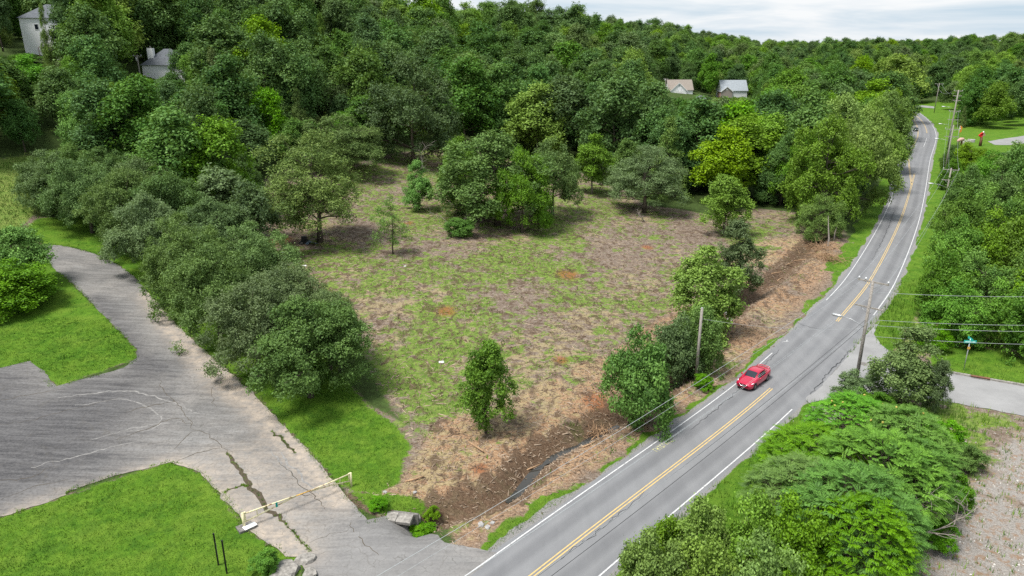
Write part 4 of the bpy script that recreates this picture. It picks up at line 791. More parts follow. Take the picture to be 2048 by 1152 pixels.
MB().tube([(L_ - .16, 0, 1.18 + dzr), (L_ * .8, 0, 1.1 + dzr), (c1_ - .1, 0, 1.02 + dzr * .6)], .055, 8).build('upper_rail', M['gatep'], gate); MB().tube([(L_ - .16, 0, .52 + dzr), (L_ * .8, 0, .82 + dzr), (c1_ - .1, 0, .95 + dzr * .6)], .055, 8).build('lower_rail', M['gatep'], gate)
for x_, a_, b_ in ((1.05, .70, 1.16), (L_ - .95, .66 + dzr, 1.15 + dzr), (L_ - 1.9, .8 + dzr, 1.08 + dzr)): MB().tube([(x_, 0, a_), (x_, 0, b_)], .035, 8).build('strut', M['gatep'], gate)
MB().box((2.55, -.06, .93), (.16, .02, .42)).build('green_tag', M['green'], gate); MB().box((.05, -.1, .02), (1.15, .9, .3)).build('footing', M['dconc'], gate)
bd = MB().box((0, 0, 0), (.95, .5, .03)).build('white_board', M['paper'], None, label='white board lying on the concrete footing of the gate', cat='board'); bd.location = Vector(gl) + Matrix.Rotation(ga, 3, 'Z') @ Vector((.32, -.28, .19)); bd.rotation_euler = (0, 0, ga + .12)
for px, py, tp, lb in ((437, 1130, 1068, 'thin black post with a pale strip on the lawn by the gate'), (454, 1147, 1082, 'plain thin black post on the lawn by the gate')):
    p = G(px, py); h = height_to(p, tp); o = thing('black_post', lb, 'post', p, .3); MB().box((0, 0, h / 2 - .2), (.1, .1, h + .4)).build('shaft', M['black'], o); MB().box((0, 0, h + .02), (.12, .12, .05)).build('cap', M['black'], o)
    if 'strip' in lb: MB().box((.055, -.02, h * .5), (.012, .04, h * .5)).build('pale_strip', M['steel'], o)
# ------------------------------------------------------------------ culvert headwall, pipe, broken concrete
p = G(788, 1038); a_ = math.atan2(*(G(815, 1056) - G(765, 1024))[1::-1]); hw = thing('culvert_headwall', 'tilted concrete headwall slab at the culvert under the drive', 'headwall', p, a_)
MB().box((-.5, 0, .12), (1.5, .95, .24), Matrix.Rotation(.1, 3, 'X')).build('slab', M['conc'], hw); MB().box((.85, .02, .08), (1.15, .92, .24), Matrix.Rotation(.16, 3, 'X')).build('slab', M['conc'], hw); MB().box((.1, .62, -.35), (3.3, .22, 1.15)).build('wall', M['dconc'], hw)
q = G(838, 1040); pd = unit(np.array([q[0] - p[0], q[1] - p[1], 0])); pm = MB(); A = Vector(p) + Vector((0, 0, -.45)); B = Vector(q) + Vector((0, 0, .05)); pm.tube([A, B], .46, 18, False); pm.tube([B, A], .38, 18, False)
n_ = 18; ring = []
pm.build('culvert_pipe', M['dconc'], None, label='dark stained concrete culvert pipe mouth below the headwall', cat='pipe')
rgk = np.random.default_rng(8)
def rock(name, pos, s, mat, label, cat, group=None, flat=.45):
    bm = bmesh.new(); bmesh.ops.create_icosphere(bm, subdivisions=2, radius=1)
    for v_ in bm.verts: v_.co *= 1 + .3 * (random.random() - .5); v_.co.x *= s[0]; v_.co.y *= s[1]; v_.co.z = max(-.4, min(.7, v_.co.z * 1.3)) * s[2]
    me = bpy.data.meshes.new(name); bm.to_mesh(me); bm.free(); return link(name, me, mat, None, label, cat, group, None, pos, random.random() * 6)
for px, py, s, lb in ((575, 1140, (1.0, .8, .5), 'large brown-grey broken concrete slab where the drive meets the lawn'), (612, 1118, (.8, .6, .35), 'pale white broken concrete slab at the drive edge'), (620, 1150, (.7, .5, .35), 'small broken concrete lump among grass tufts at the drive edge'), (560, 1165, (.9, .7, .5), 'brownish broken concrete slab beside the lawn corner')): rock('broken_concrete', G(px, py), s, M['conc'], lb, 'rubble')
for i, (px, py, s) in enumerate([(962, 1050, .3), (975, 1055, .25), (985, 1046, .2), (1375, 640, .5), (1460, 640, .5), (1470, 612, .4), (1453, 627, .45), (1580, 1000, .2), (830, 985, .2), (770, 985, .2)]):
    rock('stone', G(px, py), (s, s * .8, s * .6), M['rock'], 'pale stone lying near the ditch', 'stone', 'pale stones near the ditch')

# ------------------------------------------------------------------ utility poles and lines
RD = unit(G(1335, 875)[:2] - G(935, 1152)[:2]); RN = np.array([-RD[1], RD[0]])
def pole(base, h, direction, label, arms, lamps=(), r=.2, transformer=False, name='utility_pole'):
    o = thing(name, label, 'utility pole', base, math.atan2(direction[1], direction[0])); MB().tube([(0, 0, -.3), (0, 0, h * .5), (0, 0, h)], [r, r * .85, r * .68], 12).build('shaft', M['wood'], o)   # local x along the line, y = left side
    for z, hl, ins in arms:
        ar = MB().box((.12, 0, z), (r * .6, 2 * hl, r * .75)).build('crossarm', M['wood'], o); MB().tube([(.14, -hl * .6, z), (.14, 0, z - .8)], .025, 5).tube([(.14, hl * .6, z), (.14, 0, z - .8)], .025, 5).build('brace', M['steel'], ar)
        for y_ in ins: MB().tube([(.12, y_, z + .05), (.12, y_, z + .16), (.12, y_, z + .18), (.12, y_, z + .34)], [.03, .03, .10, .07], 8).build('insulator', M['porc'], ar)
    for z, ln in lamps:
        la = MB().tube([(0, .1, z), (0, ln * .5, z + .55), (0, ln * .85, z + .62)], .035, 6).build('lamp_arm', M['steel'], o); MB().tube([(0, ln * .8, z + .6), (0, ln * .92, z + .62), (0, ln * 1.15, z + .6), (0, ln * 1.2, z + .6)], [.06, .15, .17, .08], 8).build('lamp_head', M['steel'], la)
    if transformer: MB().tube([(0, .35, h * .8), (0, .35, h * .8 + .05), (0, .35, h * .8 + .85), (0, .35, h * .8 + .95)], [.2, .24, .24, .12], 10).build('transformer', M['steel'], o)
    return o
P1 = G(1711, 770); H1 = height_to(P1, 562)
pole(P1, H1, RD, 'weathered wooden utility pole with street lamp at the side street corner', [(H1 - .15, 1.5, (1.4, .75, -1.4)), (H1 - 2.9, 1.45, ())], [(H1 - 5.1, 2.9)])
P2 = G(1884, 432); H2 = height_to(P2, 336); D2 = np.array([.51, .86])
pole(P2, H2, D2, 'wooden utility pole with two crossarms and lamp rising from the roadside thicket', [(H2 - .4, 1.5, (1.4, 0, -1.4)), (H2 - 2.6, 1.4, ())], [(H2 - 4.2, 3.2)])
P3 = G(1888, 350); H3 = height_to(P3, 250)
pole(P3, H3, D2, 'dark wooden utility pole with a ladder of two crossarms beside the lawn', [(H3 - 1.2, 1.9, (1.8, -1.8)), (H3 - 3.2, 1.8, ())], [(H3 - 4.6, 3.4)], r=.22)
P4 = G(1893, 306); H4 = height_to(P4, 180)
pole(P4, H4, D2, 'tall pale utility pole with five crossarms and two lamps beside the bend', [(H4 - .3, 1.3, (1.2, -1.2)), (H4 - 1.9, 1.3, ()), (H4 - 3.4, 1.2, ()), (H4 - 7.0, 1.7, (1.6, -1.6)), (H4 - 9.8, 1.6, ())], [(H4 - 6.2, 3.4), (H4 - 12, 3.4)], r=.26)
P5 = G(1868, 226); H5 = height_to(P5, 166); pole(P5, H5, D2, 'distant wooden utility pole where the road bends out of sight', [(H5 - .5, 2.2, (2, -2))], r=.2)
P0 = np.array([*(P1[:2] - RD * 66), 0]); P0[2] = Z(P0[0], P0[1]); pole(P0, H1, RD, 'wooden utility pole on the near side of the sumac clump', [(H1 - .15, 1.5, (1.4, .75, -1.4))])
PS = G(1391, 762); HS = height_to(PS, 616); so = thing('stub_pole', 'bare weathered wooden pole without crossarms on the ditch bank', 'utility pole', PS); MB().tube([(0, 0, -.3), (0, 0, HS)], [.17, .13], 10).build('shaft', M['wood'], so); MB().tube([(0, 0, HS), (0, 0, HS + .04)], [.135, .1], 10).build('cap', M['steel'], so)
def att(P, Dv, z, y): n_ = np.array([-Dv[1], Dv[0]]); return Vector((P[0] + n_[0] * y, P[1] + n_[1] * y, P[2] + z))
def wire(a, b, sag, r, mat, label, group=None):
    pts = [a.lerp(b, k / 24) - Vector((0, 0, 4 * sag * (k / 24) * (1 - k / 24))) for k in range(25)]; MB().tube(pts, r, 5, False).build('power_line', M[mat], None, label=label, cat='wire', group=group)
gw = 'bare power lines over the road'
for i, y_ in enumerate((1.4, .75, -1.4)): wire(att(P1, RD, H1 + .18, y_), att(P0, RD, H1 + .18, y_), .55, .013 if i == 0 else .008, 'wire', ['bright bare power line strung over the grass verge left of the road', 'thin bare power line strung over the left edge line', 'thin bare power line strung over the middle of the road'][i])
wire(att(P1, RD, H1 - 2.8, -1.3), att(P0, RD, H1 - 2.8, -1.3), .6, .009, 'wire', 'thin pale line from the lower crossarm over the right lane')
wire(att(P1, RD, H1 - 2.8, 1.3), att(P0, RD, H1 - 2.8, 1.3), .6, .008, 'wire', 'thin pale line from the lower crossarm over the double yellow line')
wire(att(P1, RD, H1 - 4.3, .15), att(P0, RD, H1 - 4.6, .15), .8, .016, 'cable', 'upper of two black cables over the right lane'); wire(att(P1, RD, H1 - 4.9, .15), att(P0, RD, H1 - 5.1, .0), .85, .017, 'cable', 'lower of two black cables over the right lane')
for i, y_ in enumerate((1.4, .4, -1.4)):
    wire(att(P1, RD, H1 + .18, y_), att(P2, D2, H2 - .1, y_), 1.2, .012, 'wire', 'bare power line between the corner pole and the thicket pole', 'lines between the corner pole and the thicket pole')
    wire(att(P2, D2, H2 - .1, y_), att(P3, D2, H3 - 1.0, y_), 1.6, .013, 'wire', 'bare power line between the thicket pole and the ladder pole', 'lines between the thicket pole and the ladder pole')
wire(att(P1, RD, H1 - 5.0, 0), att(P2, D2, H2 - 5.2, 0), 1.2, .013, 'wire', 'low cable from the corner pole to the thicket pole')
for y_ in (1.2, -1.2): wire(att(P3, D2, H3 - 1.0, y_), att(P4, D2, H4 - 6.8, y_), 1.2, .018, 'wire', 'bare power line between the ladder pole and the tall pale pole', 'lines between the ladder pole and the tall pale pole'); wire(att(P4, D2, H4 - .1, y_), att(P5, D2, H5 - .2, y_), 3, .022, 'wire', 'bare power line running to the distant pole', 'lines running to the distant pole')
for z_, e, lb in ((H1 - 1.2, (2150, 592, 24), 'thin upper service line from the corner pole over the thicket'), (H1 - 4.2, (2150, 650, 22), 'thin middle service line from the corner pole over the thicket'), (H1 - 4.8, (2150, 663, 21), 'thin service line just below the middle one over the thicket'), (H1 - 6.0, (2150, 690, 20), 'thick pale service cable from the corner pole over the street sign')):
    k = (e[0] - 1024) / F_PX; s_ = -(e[1] - 576) / F_PX; dpt = 80.0; b_ = Vector((k * dpt, dpt * CP + s_ * dpt * SP, H_CAM - SP * dpt + s_ * dpt * CP)); wire(Vector((P1[0], P1[1], P1[2] + z_)), b_, .25, .02 if 'thick' in lb else .009, 'wire', lb)
wire(Vector((PS[0], PS[1], PS[2] + HS - 1.2)), Vector((P1[0], P1[1], P1[2] + H1 - 5.2)), .5, .012, 'wire', 'thin line from the bare stub pole across the road to the corner pole')
# ------------------------------------------------------------------ street sign, kerb, drain, covers
ps = G(1927, 741); hs_ = height_to(ps, 683); sg = thing('street_sign', 'street name sign with turquoise blades on a steel post by the side street', 'sign', ps, -.1)
MB().tube([(0, 0, -.2), (0, 0, hs_ + .35)], .05, 8).build('post', M['steel'], sg); bl = MB().box((0, -.06, hs_), (1.3, .03, .32)).build('name_blade', M['teal'], sg); MB().box((0, -.079, hs_), (1.05, .004, .13)).build('lettering_band', M['tealp'], bl); MB().box((0, .0, hs_ + .32), (.03, 1.0, .26)).build('name_blade', M['teal'], sg); MB().box((0, -.06, hs_ - .75), (.3, .02, .3)).build('small_plate', M['rusty'], sg)
KL = Gs([(1850, 733), (1880, 741), (1915, 749), (1960, 756.5), (2048, 772), (2180, 796)]); KS = smooth(KL, .6); cum = np.concatenate([[0], np.cumsum(np.linalg.norm(np.diff(KS, axis=0), axis=1))]); dr_c = G(1955, 756)[:2]; k0 = 0.0
def along(s_): return np.array([np.interp(s_, cum, KS[:, 0]), np.interp(s_, cum, KS[:, 1])])
sd = cum[int(np.argmin(np.hypot(*(KS - dr_c).T)))]
def kerb_piece(a, b):
    pa, pb = along(a + .015), along(b - .015); c_ = (pa + pb) / 2; L2 = np.linalg.norm(pb - pa); an = math.atan2(pb[1] - pa[1], pb[0] - pa[0]); o = MB().box((0, 0, .03), (L2, .32, .30)).build('kerb_stone', M['conc'], side); o.location = (c_[0], c_[1], Z(*c_)); o.rotation_euler = (0, 0, an)
s_ = 0.0
while s_ < cum[-1] - 1:
    e_ = min(s_ + 2.4, cum[-1])
    if s_ < sd - .9 < e_: kerb_piece(s_, sd - .9); s_ = sd + .9; continue
    kerb_piece(s_, e_); s_ = e_
pa = along(sd - .9); pb = along(sd + .9); c_ = (pa + pb) / 2; an = math.atan2(pb[1] - pa[1], pb[0] - pa[0]); dn = thing('storm_drain', 'dark kerb inlet of a storm drain in the kerb below the street sign', 'drain', (c_[0], c_[1], Z(*c_)), an); MB().box((0, .1, .02), (1.76, .1, .26)).build('inlet_back', M['black'], dn); MB().box((0, .0, .16), (1.78, .4, .05)).build('lid', M['deck'], dn); MB().box((0, -.25, .03), (1.7, .3, .03)).build('grate', M['dconc'], dn)
for px, py, lb in ((1727, 728, 'small dark cover in the mouth of the side street'), (1857, 785, 'round dark manhole cover in the side street')):
    p = G(px, py); o = thing('manhole_cover', lb, 'manhole', (p[0], p[1], p[2] + .02)); MB().tube([(0, 0, -.02), (0, 0, .012)], .42, 20).build('lid', M['dconc'], o); MB().tube([(0, 0, -.02), (0, 0, .008)], .5, 20).build('rim', M['conc'], o)
M['seal'] = plain('tar_seal', (.055, .056, .06), .7, 0, .2, 6)
for pp, w in (([(1560, 700), (1500, 760), (1440, 812), (1380, 860)], .05), ([(1700, 700), (1660, 742), (1620, 790)], .07), ([(1120, 1120), (1200, 1060), (1290, 985)], .05), ([(1585, 640), (1620, 655), (1655, 660)], .05), ([(1790, 420), (1770, 470), (1745, 520)], .08)):
    me, P_, wd = strip_mesh('tar_seal', Gs(pp), w, .062); link('tar_seal', me, M['seal'], road)
# worn yellow spray-painted writing along the left edge line, illegible strokes as in the photo
pa = G(1302, 900)[:2]; pb = G(1336, 878)[:2]; mk = MB(); ux = unit(pb - pa); uy = np.array([-ux[1], ux[0]]); nn = 8
for i in range(nn):
    c_ = pa + (pb - pa) * (i + .3) / nn; k = np.linalg.norm(pb - pa) / nn
    for (x0, y0, x1, y1) in [[(0, 0, .1, .5), (.1, .42, .55, .5)], [(0, 0, .1, .5), (.5, 0, .6, .5), (.1, .2, .5, .3)], [(.25, 0, .35, .5), (0, .4, .6, .5)], [(0, 0, .55, .1), (0, .1, .1, .5), (.1, .4, .5, .5)]][i % 4]:
        Q = [c_ + ux * x * k + uy * (y - .55) * 1.1 for x, y in ((x0, y0), (x1, y0), (x1, y1), (x0, y1))]; mk.add([(a, b, .034 + .0) for a, b in Q], [(0, 1, 2, 3)])
M['lettering'] = plain('faded_yellow_spray_paint', (.56, .53, .22), .8, 0, .15, 6); mk.build('yellow_lettering', M['lettering'], road)
p = G(1571, 684); MB().box((0, 0, 0), (.9, .1, .004), Matrix.Rotation(.3, 3, 'Z')).box((.3, .35, 0), (.5, .1, .004), Matrix.Rotation(1.1, 3, 'Z')).build('white_survey_mark', M['white_paint'], road, loc=(p[0], p[1], .036))
# ------------------------------------------------------------------ cars
def catm(xs, ys, q): return np.interp(q, xs, ys)
def car(pos, head, paint, label):
    e = thing('sedan_car', label, 'car', pos, head); e.scale = (1.03, 1.03, 1.08); st = [(2.42, .60, .32, .62), (2.36, .72, .25, .68), (2.2, .83, .2, .73), (1.9, .885, .18, .78), (1.5, .905, .18, .83), (1.05, .915, .18, .90), (.4, .92, .18, .94), (-.5, .92, .18, .96), (-1.3, .915, .18, .99), (-1.75, .90, .18, 1.02), (-2.1, .87, .2, 1.03), (-2.3, .80, .25, 1.0), (-2.42, .62, .34, .9)]
    V = []; F = []; nn = 17
    for x, w, zl, zh in st:
        half = [(.80, zl), (.97, zl + .1), (1.0, zl + .28), (1.0, (zl + zh) / 2 + .08), (.975, zh - .13), (.92, zh - .04), (.78, zh + .005), (.45, zh + .04)]
        V += [(x, -w * a, z) for a, z in half] + [(x, 0, zh + .055)] + [(x, w * a, z) for a, z in reversed(half)]
    for i in range(len(st) - 1):
        for k in range(nn - 1): F.append((i * nn + k, i * nn + k + 1, (i + 1) * nn + k + 1, (i + 1) * nn + k))
        F.append((i * nn + nn - 1, i * nn, (i + 1) * nn, (i + 1) * nn + nn - 1))
    F += [tuple(range(nn)), tuple(reversed(range((len(st) - 1) * nn, len(st) * nn)))]
    MB().add(V, F, True).build('body', M[paint], e)
    xs = [-1.85, -1.5, -1.0, -.7, -.3, .1, .35, .6, 1.12]; zt = [1.0, 1.2, 1.41, 1.455, 1.475, 1.46, 1.41, 1.29, .93]
    def surf(x, v_, off=0.0):
        z1 = np.interp(x, xs, zt) + off * .8; wt_, wb, zb = .60 + off, .845 + off, .92; a = abs(v_)
        if a < .55: y, z = wt_ * a / .55, z1 - .055 * (a / .55) ** 3
        else: q = (a - .55) / .45; y, z = wt_ + (wb - wt_) * q, (z1 - .055) * (1 - q) + zb * q if z1 - .055 > zb else z1 - .055
        return (x, math.copysign(y, v_), z)
    def patch(xa, xb, va, vb, name, mat, off=0.0, nx=10, nv=10, parent=e):
        V = [surf(xa + (xb - xa) * i / nx, va + (vb - va) * k / nv, off) for i in range(nx + 1) for k in range(nv + 1)]; F = [(i * (nv + 1) + k, i * (nv + 1) + k + 1, (i + 1) * (nv + 1) + k + 1, (i + 1) * (nv + 1) + k) for i in range(nx) for k in range(nv)]
        m_ = MB().add(V, F, True); return m_.build(name, M[mat], parent)
    patch(-1.83, 1.1, -1, 1, 'cabin', paint, 0, 24, 22); patch(.38, 1.02, -.50, .50, 'windscreen', 'glass', .014); patch(-1.7, -1.05, -.48, .48, 'rear_window', 'glass', .014)
    for s in (-1, 1):
        patch(-.05, .62, s * .64, s * .96, 'side_window', 'glass', .014, 6, 4); patch(-.92, -.13, s * .64, s * .96, 'side_window', 'glass', .014, 6, 4)
        MB().tube([(2.12, s * .62, .63), (2.06, s * .70, .68), (1.86, s * .80, .745), (1.7, s * .84, .775)], [.04, .06, .055, .02], 8).build('headlight', M['lens'], e); MB().tube([(-2.25, s * .70, .86), (-2.33, s * .62, .84)], [.1, .09], 8).build('tail_light', M['tail'], e)
        mr = MB().tube([(.72, s * .88, .95), (.7, s * 1.0, .98), (.66, s * 1.08, .97)], [.04, .1, .06], 8).build('mirror', M[paint], e)
        MB().tube([(2.30, s * .58, .36), (2.34, s * .56, .36)], .07, 8).build('fog_lamp', M['black'], e)
        for x in (1.45, -1.4):
            wh = MB().tube([(x, s * .70, .33), (x, s * .92, .33)], .33, 20).build('tyre', M['rubber'], e); MB().tube([(x, s * .905, .33), (x, s * .935, .33)], [.2, .18], 14).build('rim', M['dconc'], wh)
            MB().tube([(x, s * .80, .36), (x, s * .912, .36)], .385, 20).build('wheel_arch', M['black'], e)
    MB().tube([(2.36, -.42, .70), (2.42, -.3, .52), (2.43, 0, .49), (2.42, .3, .52), (2.36, .42, .70)], .032, 8).build('grille_surround', M['chrome'], e); MB().box((2.36, 0, .60), (.12, .66, .16)).build('grille', M['black'], e); MB().box((2.43, 0, .60), (.03, .12, .10)).build('badge', M['chrome'], e); MB().box((2.40, 0, .30), (.06, 1.0, .1)).build('lower_intake', M['black'], e)
    MB().tube([(-2.2, -.72, 1.06), (-2.28, -.5, 1.15), (-2.3, 0, 1.17), (-2.28, .5, 1.15), (-2.2, .72, 1.06)], .04, 8).build('spoiler', M[paint], e); return e
pc_ = G(1506, 766); car((pc_[0], pc_[1], .035), math.atan2(-RD[1], -RD[0]), 'red', 'glossy red four-door sedan driving along the road')
pc2 = G(1831, 262); car((pc2[0], pc2[1], .04), math.atan2(-.86, -.51), 'darkcar', 'dark green car half hidden by roadside trees at the bend')
# ------------------------------------------------------------------ houses
def house(pos, rotz, w, dp, eave, ridge, wallm, roofm, label, hip=False, gable=None, chimney=None, windows=()):
    e = thing('house', label, 'house', pos, rotz); MB().box((0, 0, eave / 2 - 1.0), (w, dp, eave + 2)).build('wall', M[wallm], e); o = .4
    if hip: V = [(-w / 2 - o, -dp / 2 - o, eave), (w / 2 + o, -dp / 2 - o, eave), (w / 2 + o, dp / 2 + o, eave), (-w / 2 - o, dp / 2 + o, eave), (-w / 2 + dp / 2, 0, ridge), (w / 2 - dp / 2, 0, ridge)]; F = [(0, 1, 5, 4), (1, 2, 5), (2, 3, 4, 5), (3, 0, 4), (3, 2, 1, 0)]
    else:
        V = [(-w / 2 - o, -dp / 2 - o, eave - .2), (w / 2 + o, -dp / 2 - o, eave - .2), (w / 2 + o, dp / 2 + o, eave - .2), (-w / 2 - o, dp / 2 + o, eave - .2), (-w / 2 - o, 0, ridge), (w / 2 + o, 0, ridge)]; V += [(a, b, c_ + .22) for a, b, c_ in V]; F = [(0, 4, 5, 1), (2, 5, 4, 3), (6, 7, 11, 10), (8, 9, 10, 11), (0, 1, 7, 6), (2, 3, 9, 8), (0, 6, 10, 4), (4, 10, 9, 3), (1, 5, 11, 7), (5, 2, 8, 11)]
        MB().add([(s * w / 2, y_, z_) for s in (-1, 1) for y_, z_ in ((-dp / 2, eave - .3), (dp / 2, eave - .3), (0, ridge - .1))], [(0, 2, 1), (3, 4, 5), (0, 1, 4, 3), (1, 2, 5, 4), (2, 0, 3, 5)]).build('gable_wall', M['white'], e)
    rf = MB().add(V, F).build('roof', M[roofm], e)
    if gable:
        gx, gw_, gz, gm, depth_ = gable; y0 = -dp / 2 - depth_; MB().add([(gx - gw_ / 2, y0, -1), (gx + gw_ / 2, y0, -1), (gx + gw_ / 2, y0, eave), (gx, y0, gz), (gx - gw_ / 2, y0, eave), (gx - gw_ / 2, 0, -1), (gx + gw_ / 2, 0, -1), (gx + gw_ / 2, 0, eave), (gx, 0, gz), (gx - gw_ / 2, 0, eave)], [(0, 1, 2, 3, 4), (0, 5, 6, 1), (1, 6, 7, 2), (0, 4, 9, 5)]).build('front_gable', M[gm], e)
        k = .35; MB().add([(gx - gw_ / 2 - k, y0 - k, eave - k), (gx, y0 - k, gz + .12), (gx + gw_ / 2 + k, y0 - k, eave - k), (gx - gw_ / 2 - k, .2, eave - k), (gx, .2, gz + .12), (gx + gw_ / 2 + k, .2, eave - k)], [(0, 1, 4, 3), (1, 2, 5, 4)]).build('gable_roof', M[roofm], e)
        for s in (-1, 1): MB().add([(gx + s * (gw_ / 2 + k), y0 - k - .02, eave - k - .35), (gx, y0 - k - .02, gz - .25), (gx, y0 - k - .02, gz + .14), (gx + s * (gw_ / 2 + k), y0 - k - .02, eave - k + .02)], [(0, 1, 2, 3)]).build('bargeboard', M['white'], e)
        wn_ = MB().tube([(gx, y0 - .03, gz - 1.5), (gx, y0 - .06, gz - 1.5)], .4, 12).build('vent', M['white' if gm != 'white' else 'roofl'], e)
    if chimney: MB().box((chimney[0], chimney[1], chimney[2] / 2), (1.5, 1.2, chimney[2])).build('chimney', M['white'], rf); MB().tube([(chimney[0], chimney[1], chimney[2]), (chimney[0], chimney[1], chimney[2] + .5)], .2, 8).build('chimney_pot', M['dconc'], rf)
    for x_, y_, z_, ww, hh in windows: f_ = MB().box((x_, y_, z_), (ww, .12, hh)).build('window', M['white'], e); MB().box((x_, y_ - .05, z_), (ww - .25, .06, hh - .25)).build('pane', M['glass'], f_)
    return e
def at_dist(px, y): # world x for an image column at northing y, near camera height
    return (px - 1024) / F_PX * (y * .948 + (8 if y > 300 else 0))
hx = at_dist(128, 205); zb = Z(hx, 205); house((hx, 205, zb), .12, 15, 10, 33.8 + 8.2 - zb, 33.8 + 11.8 - zb, 'white', 'roofg', 'tall white two-storey house with a grey hip roof on the hilltop', hip=True, windows=((-3.5, -5, 33.8 + 6 - zb, 1.1, 1.5), (2.5, -5, 33.8 + 6 - zb, 1.1, 1.5)))
dk = thing('deck', 'brown wooden deck against the tall white hilltop house', 'deck', (hx + 1, 198.5, 33.6), .12)
MB().box((0, 0, .1), (6, 3, .15)).build('floor', M['deck'], dk)
for i in range(7): MB().box((-2.9 + i * .96, -1.45, .6 if i % 6 else -.9), (.1, .1, 1.0 if i % 6 else 4)).build('post', M['deck'], dk)
MB().box((0, -1.45, 1.1), (6, .12, .1)).build('rail', M['deck'], dk)
hx = at_dist(335, 205); zb = Z(hx, 205); b0 = 27.5; house((hx, 205, zb), .0, 11, 9, b0 + 2.6 - zb, b0 + 6.8 - zb, 'white', 'roofg', 'low white house with grey roof half hidden in trees on the hillside', hip=True, chimney=(-3.6, -2.2, b0 + 7.0 - zb))
hx = at_dist(1356, 400) ; zb = Z(hx, 400); b0 = 9.0; house((hx, 400, zb), .06, 13, 9, b0 + 4.6 - zb, b0 + 9.6 - zb, 'white', 'rooft', 'white house with tan roof and a broad front gable among the trees', gable=(-1.6, 8.6, b0 + 8.4 - zb, 'white', 1.5), chimney=(-.8, -7.4, b0 + 4.5 - zb))
hx = at_dist(1462, 400); zb = Z(hx, 400); house((hx, 400, zb), .04, 14, 9, b0 + 4.2 - zb, b0 + 9.4 - zb, 'white', 'roofl', 'house with light grey roof and red brick front gable', gable=(-4.6, 6.2, b0 + 6.4 - zb, 'brick', 1.5))
hx = at_dist(1455, 370); zb = Z(hx, 370); house((hx, 370, zb), -.25, 9, 8, b0 - 1.6 - zb, b0 + 1.2 - zb, 'brick', 'rooft', 'low brown-roofed house in front of the brick gabled one', hip=True)
hx = at_dist(1400, 385); zb = Z(hx, 385); house((hx, 385, zb), .1, 9, 8, b0 - .2 - zb, b0 + 2.4 - zb, 'brick', 'roofg', 'low dark-roofed house between the tan and the grey roofs', hip=True)
for px, y_, tp, lb in ((272, 195, 110, 'utility pole with transformer on the wooded hillside'), (1329, 396, 157, 'pale utility pole beside the tan-roofed white house')):
    x_ = at_dist(px, y_); p = np.array([x_, y_, Z(x_, y_)]); pole(p, height_to(p, tp), np.array([1, .1]) if False else np.array([.1, 1]), lb, [(height_to(p, tp) - .3, 1.2, (1, -1))], r=.2, transformer=True)
    if px == 272:
        for e_ in (-.9, .9): wire(Vector((x_ + e_ * .1, y_ + e_, p[2] + height_to(p, tp) - .1)), Vector((x_ - 45, y_ + e_ - 6, p[2] + height_to(p, tp) - .6)), .8, .03, 'wire', 'dark line strung along the wooded hillside', 'lines along the wooded hillside')
# ------------------------------------------------------------------ dumped things, sculptures, dead wood
def tyre(p, rx, lb):
    o = thing('tyre', lb, 'tyre', p); o.rotation_euler = rx; n_, m_ = 20, 8; V = [((.36 + .13 * math.cos(2 * math.pi * j / m_)) * math.cos(2 * math.pi * i / n_), (.36 + .13 * math.cos(2 * math.pi * j / m_)) * math.sin(2 * math.pi * i / n_), .13 * math.sin(2 * math.pi * j / m_) + .13) for i in range(n_) for j in range(m_)]
    MB().add(V, [(i * m_ + j, ((i + 1) % n_) * m_ + j, ((i + 1) % n_) * m_ + (j + 1) % m_, i * m_ + (j + 1) % m_) for i in range(n_) for j in range(m_)], True).build('tread', M['rubber'], o); MB().tube([(0, 0, .08), (0, 0, .18)], .26, 16).build('rim', M['dconc'], o)
p = G(603, 488); tyre(p, (.2, .1, 0), 'black dumped tyre lying flat at the foot of the cedar'); tyre(p + np.array([.9, .5, .1]), (1.2, 0, .4), 'black dumped tyre standing on edge at the foot of the cedar')
p = G(607, 486) + np.array([0, .6, 0]); o = thing('plastic_bin', 'overturned black bin dumped at the foot of the cedar', 'bin', p, .3); MB().add([(-.6, -.5, 0), (.6, -.5, 0), (.6, .5, 0), (-.6, .5, 0), (-.42, -.36, 1.0), (.42, -.36, 1.0), (.42, .36, 1.0), (-.42, .36, 1.0)], [(0, 1, 5, 4), (1, 2, 6, 5), (2, 3, 7, 6), (3, 0, 4, 7), (4, 5, 6, 7)]).build('shell', M['black'], o); MB().box((0, 0, .05), (1.34, 1.12, .1)).build('rim', M['black'], o)
p = G(624, 489); o = thing('plastic_sheet', 'crumpled blue-grey plastic sheet beside the dumped tyres', 'sheet', p, .6); rgx = np.random.default_rng(4); V = [(-1 + .25 * i, -.5 + .25 * j, .5 * math.exp(-((i - 3) / 2.5) ** 2) + .12 * rgx.random()) for i in range(9) for j in range(5)]; MB().add(V, [(i * 5 + j, i * 5 + j + 5, i * 5 + j + 6, i * 5 + j + 1) for i in range(8) for j in range(4)], True).build('sheet', M['bluep'], o)
for px, py, s, lb in ((565, 505, .8, 'white rectangular board lying in the clearing near the tyres'), (609, 532, .6, 'crumpled white litter on a brush pile in the clearing'), (883, 725, .6, 'long white scrap lying in the mulch'), (810, 533, .35, 'small white scrap in the clearing')):
    p = G(px, py); o = MB().box((0, 0, .05), (s, s * .6, .04), Matrix.Rotation(.12, 3, 'X')).box((s * .1, s * .1, .09), (s * .7, s * .4, .04), Matrix.Rotation(-.1, 3, 'Y')).build('litter', M['paper'], None, label=lb, cat='litter', loc=p)
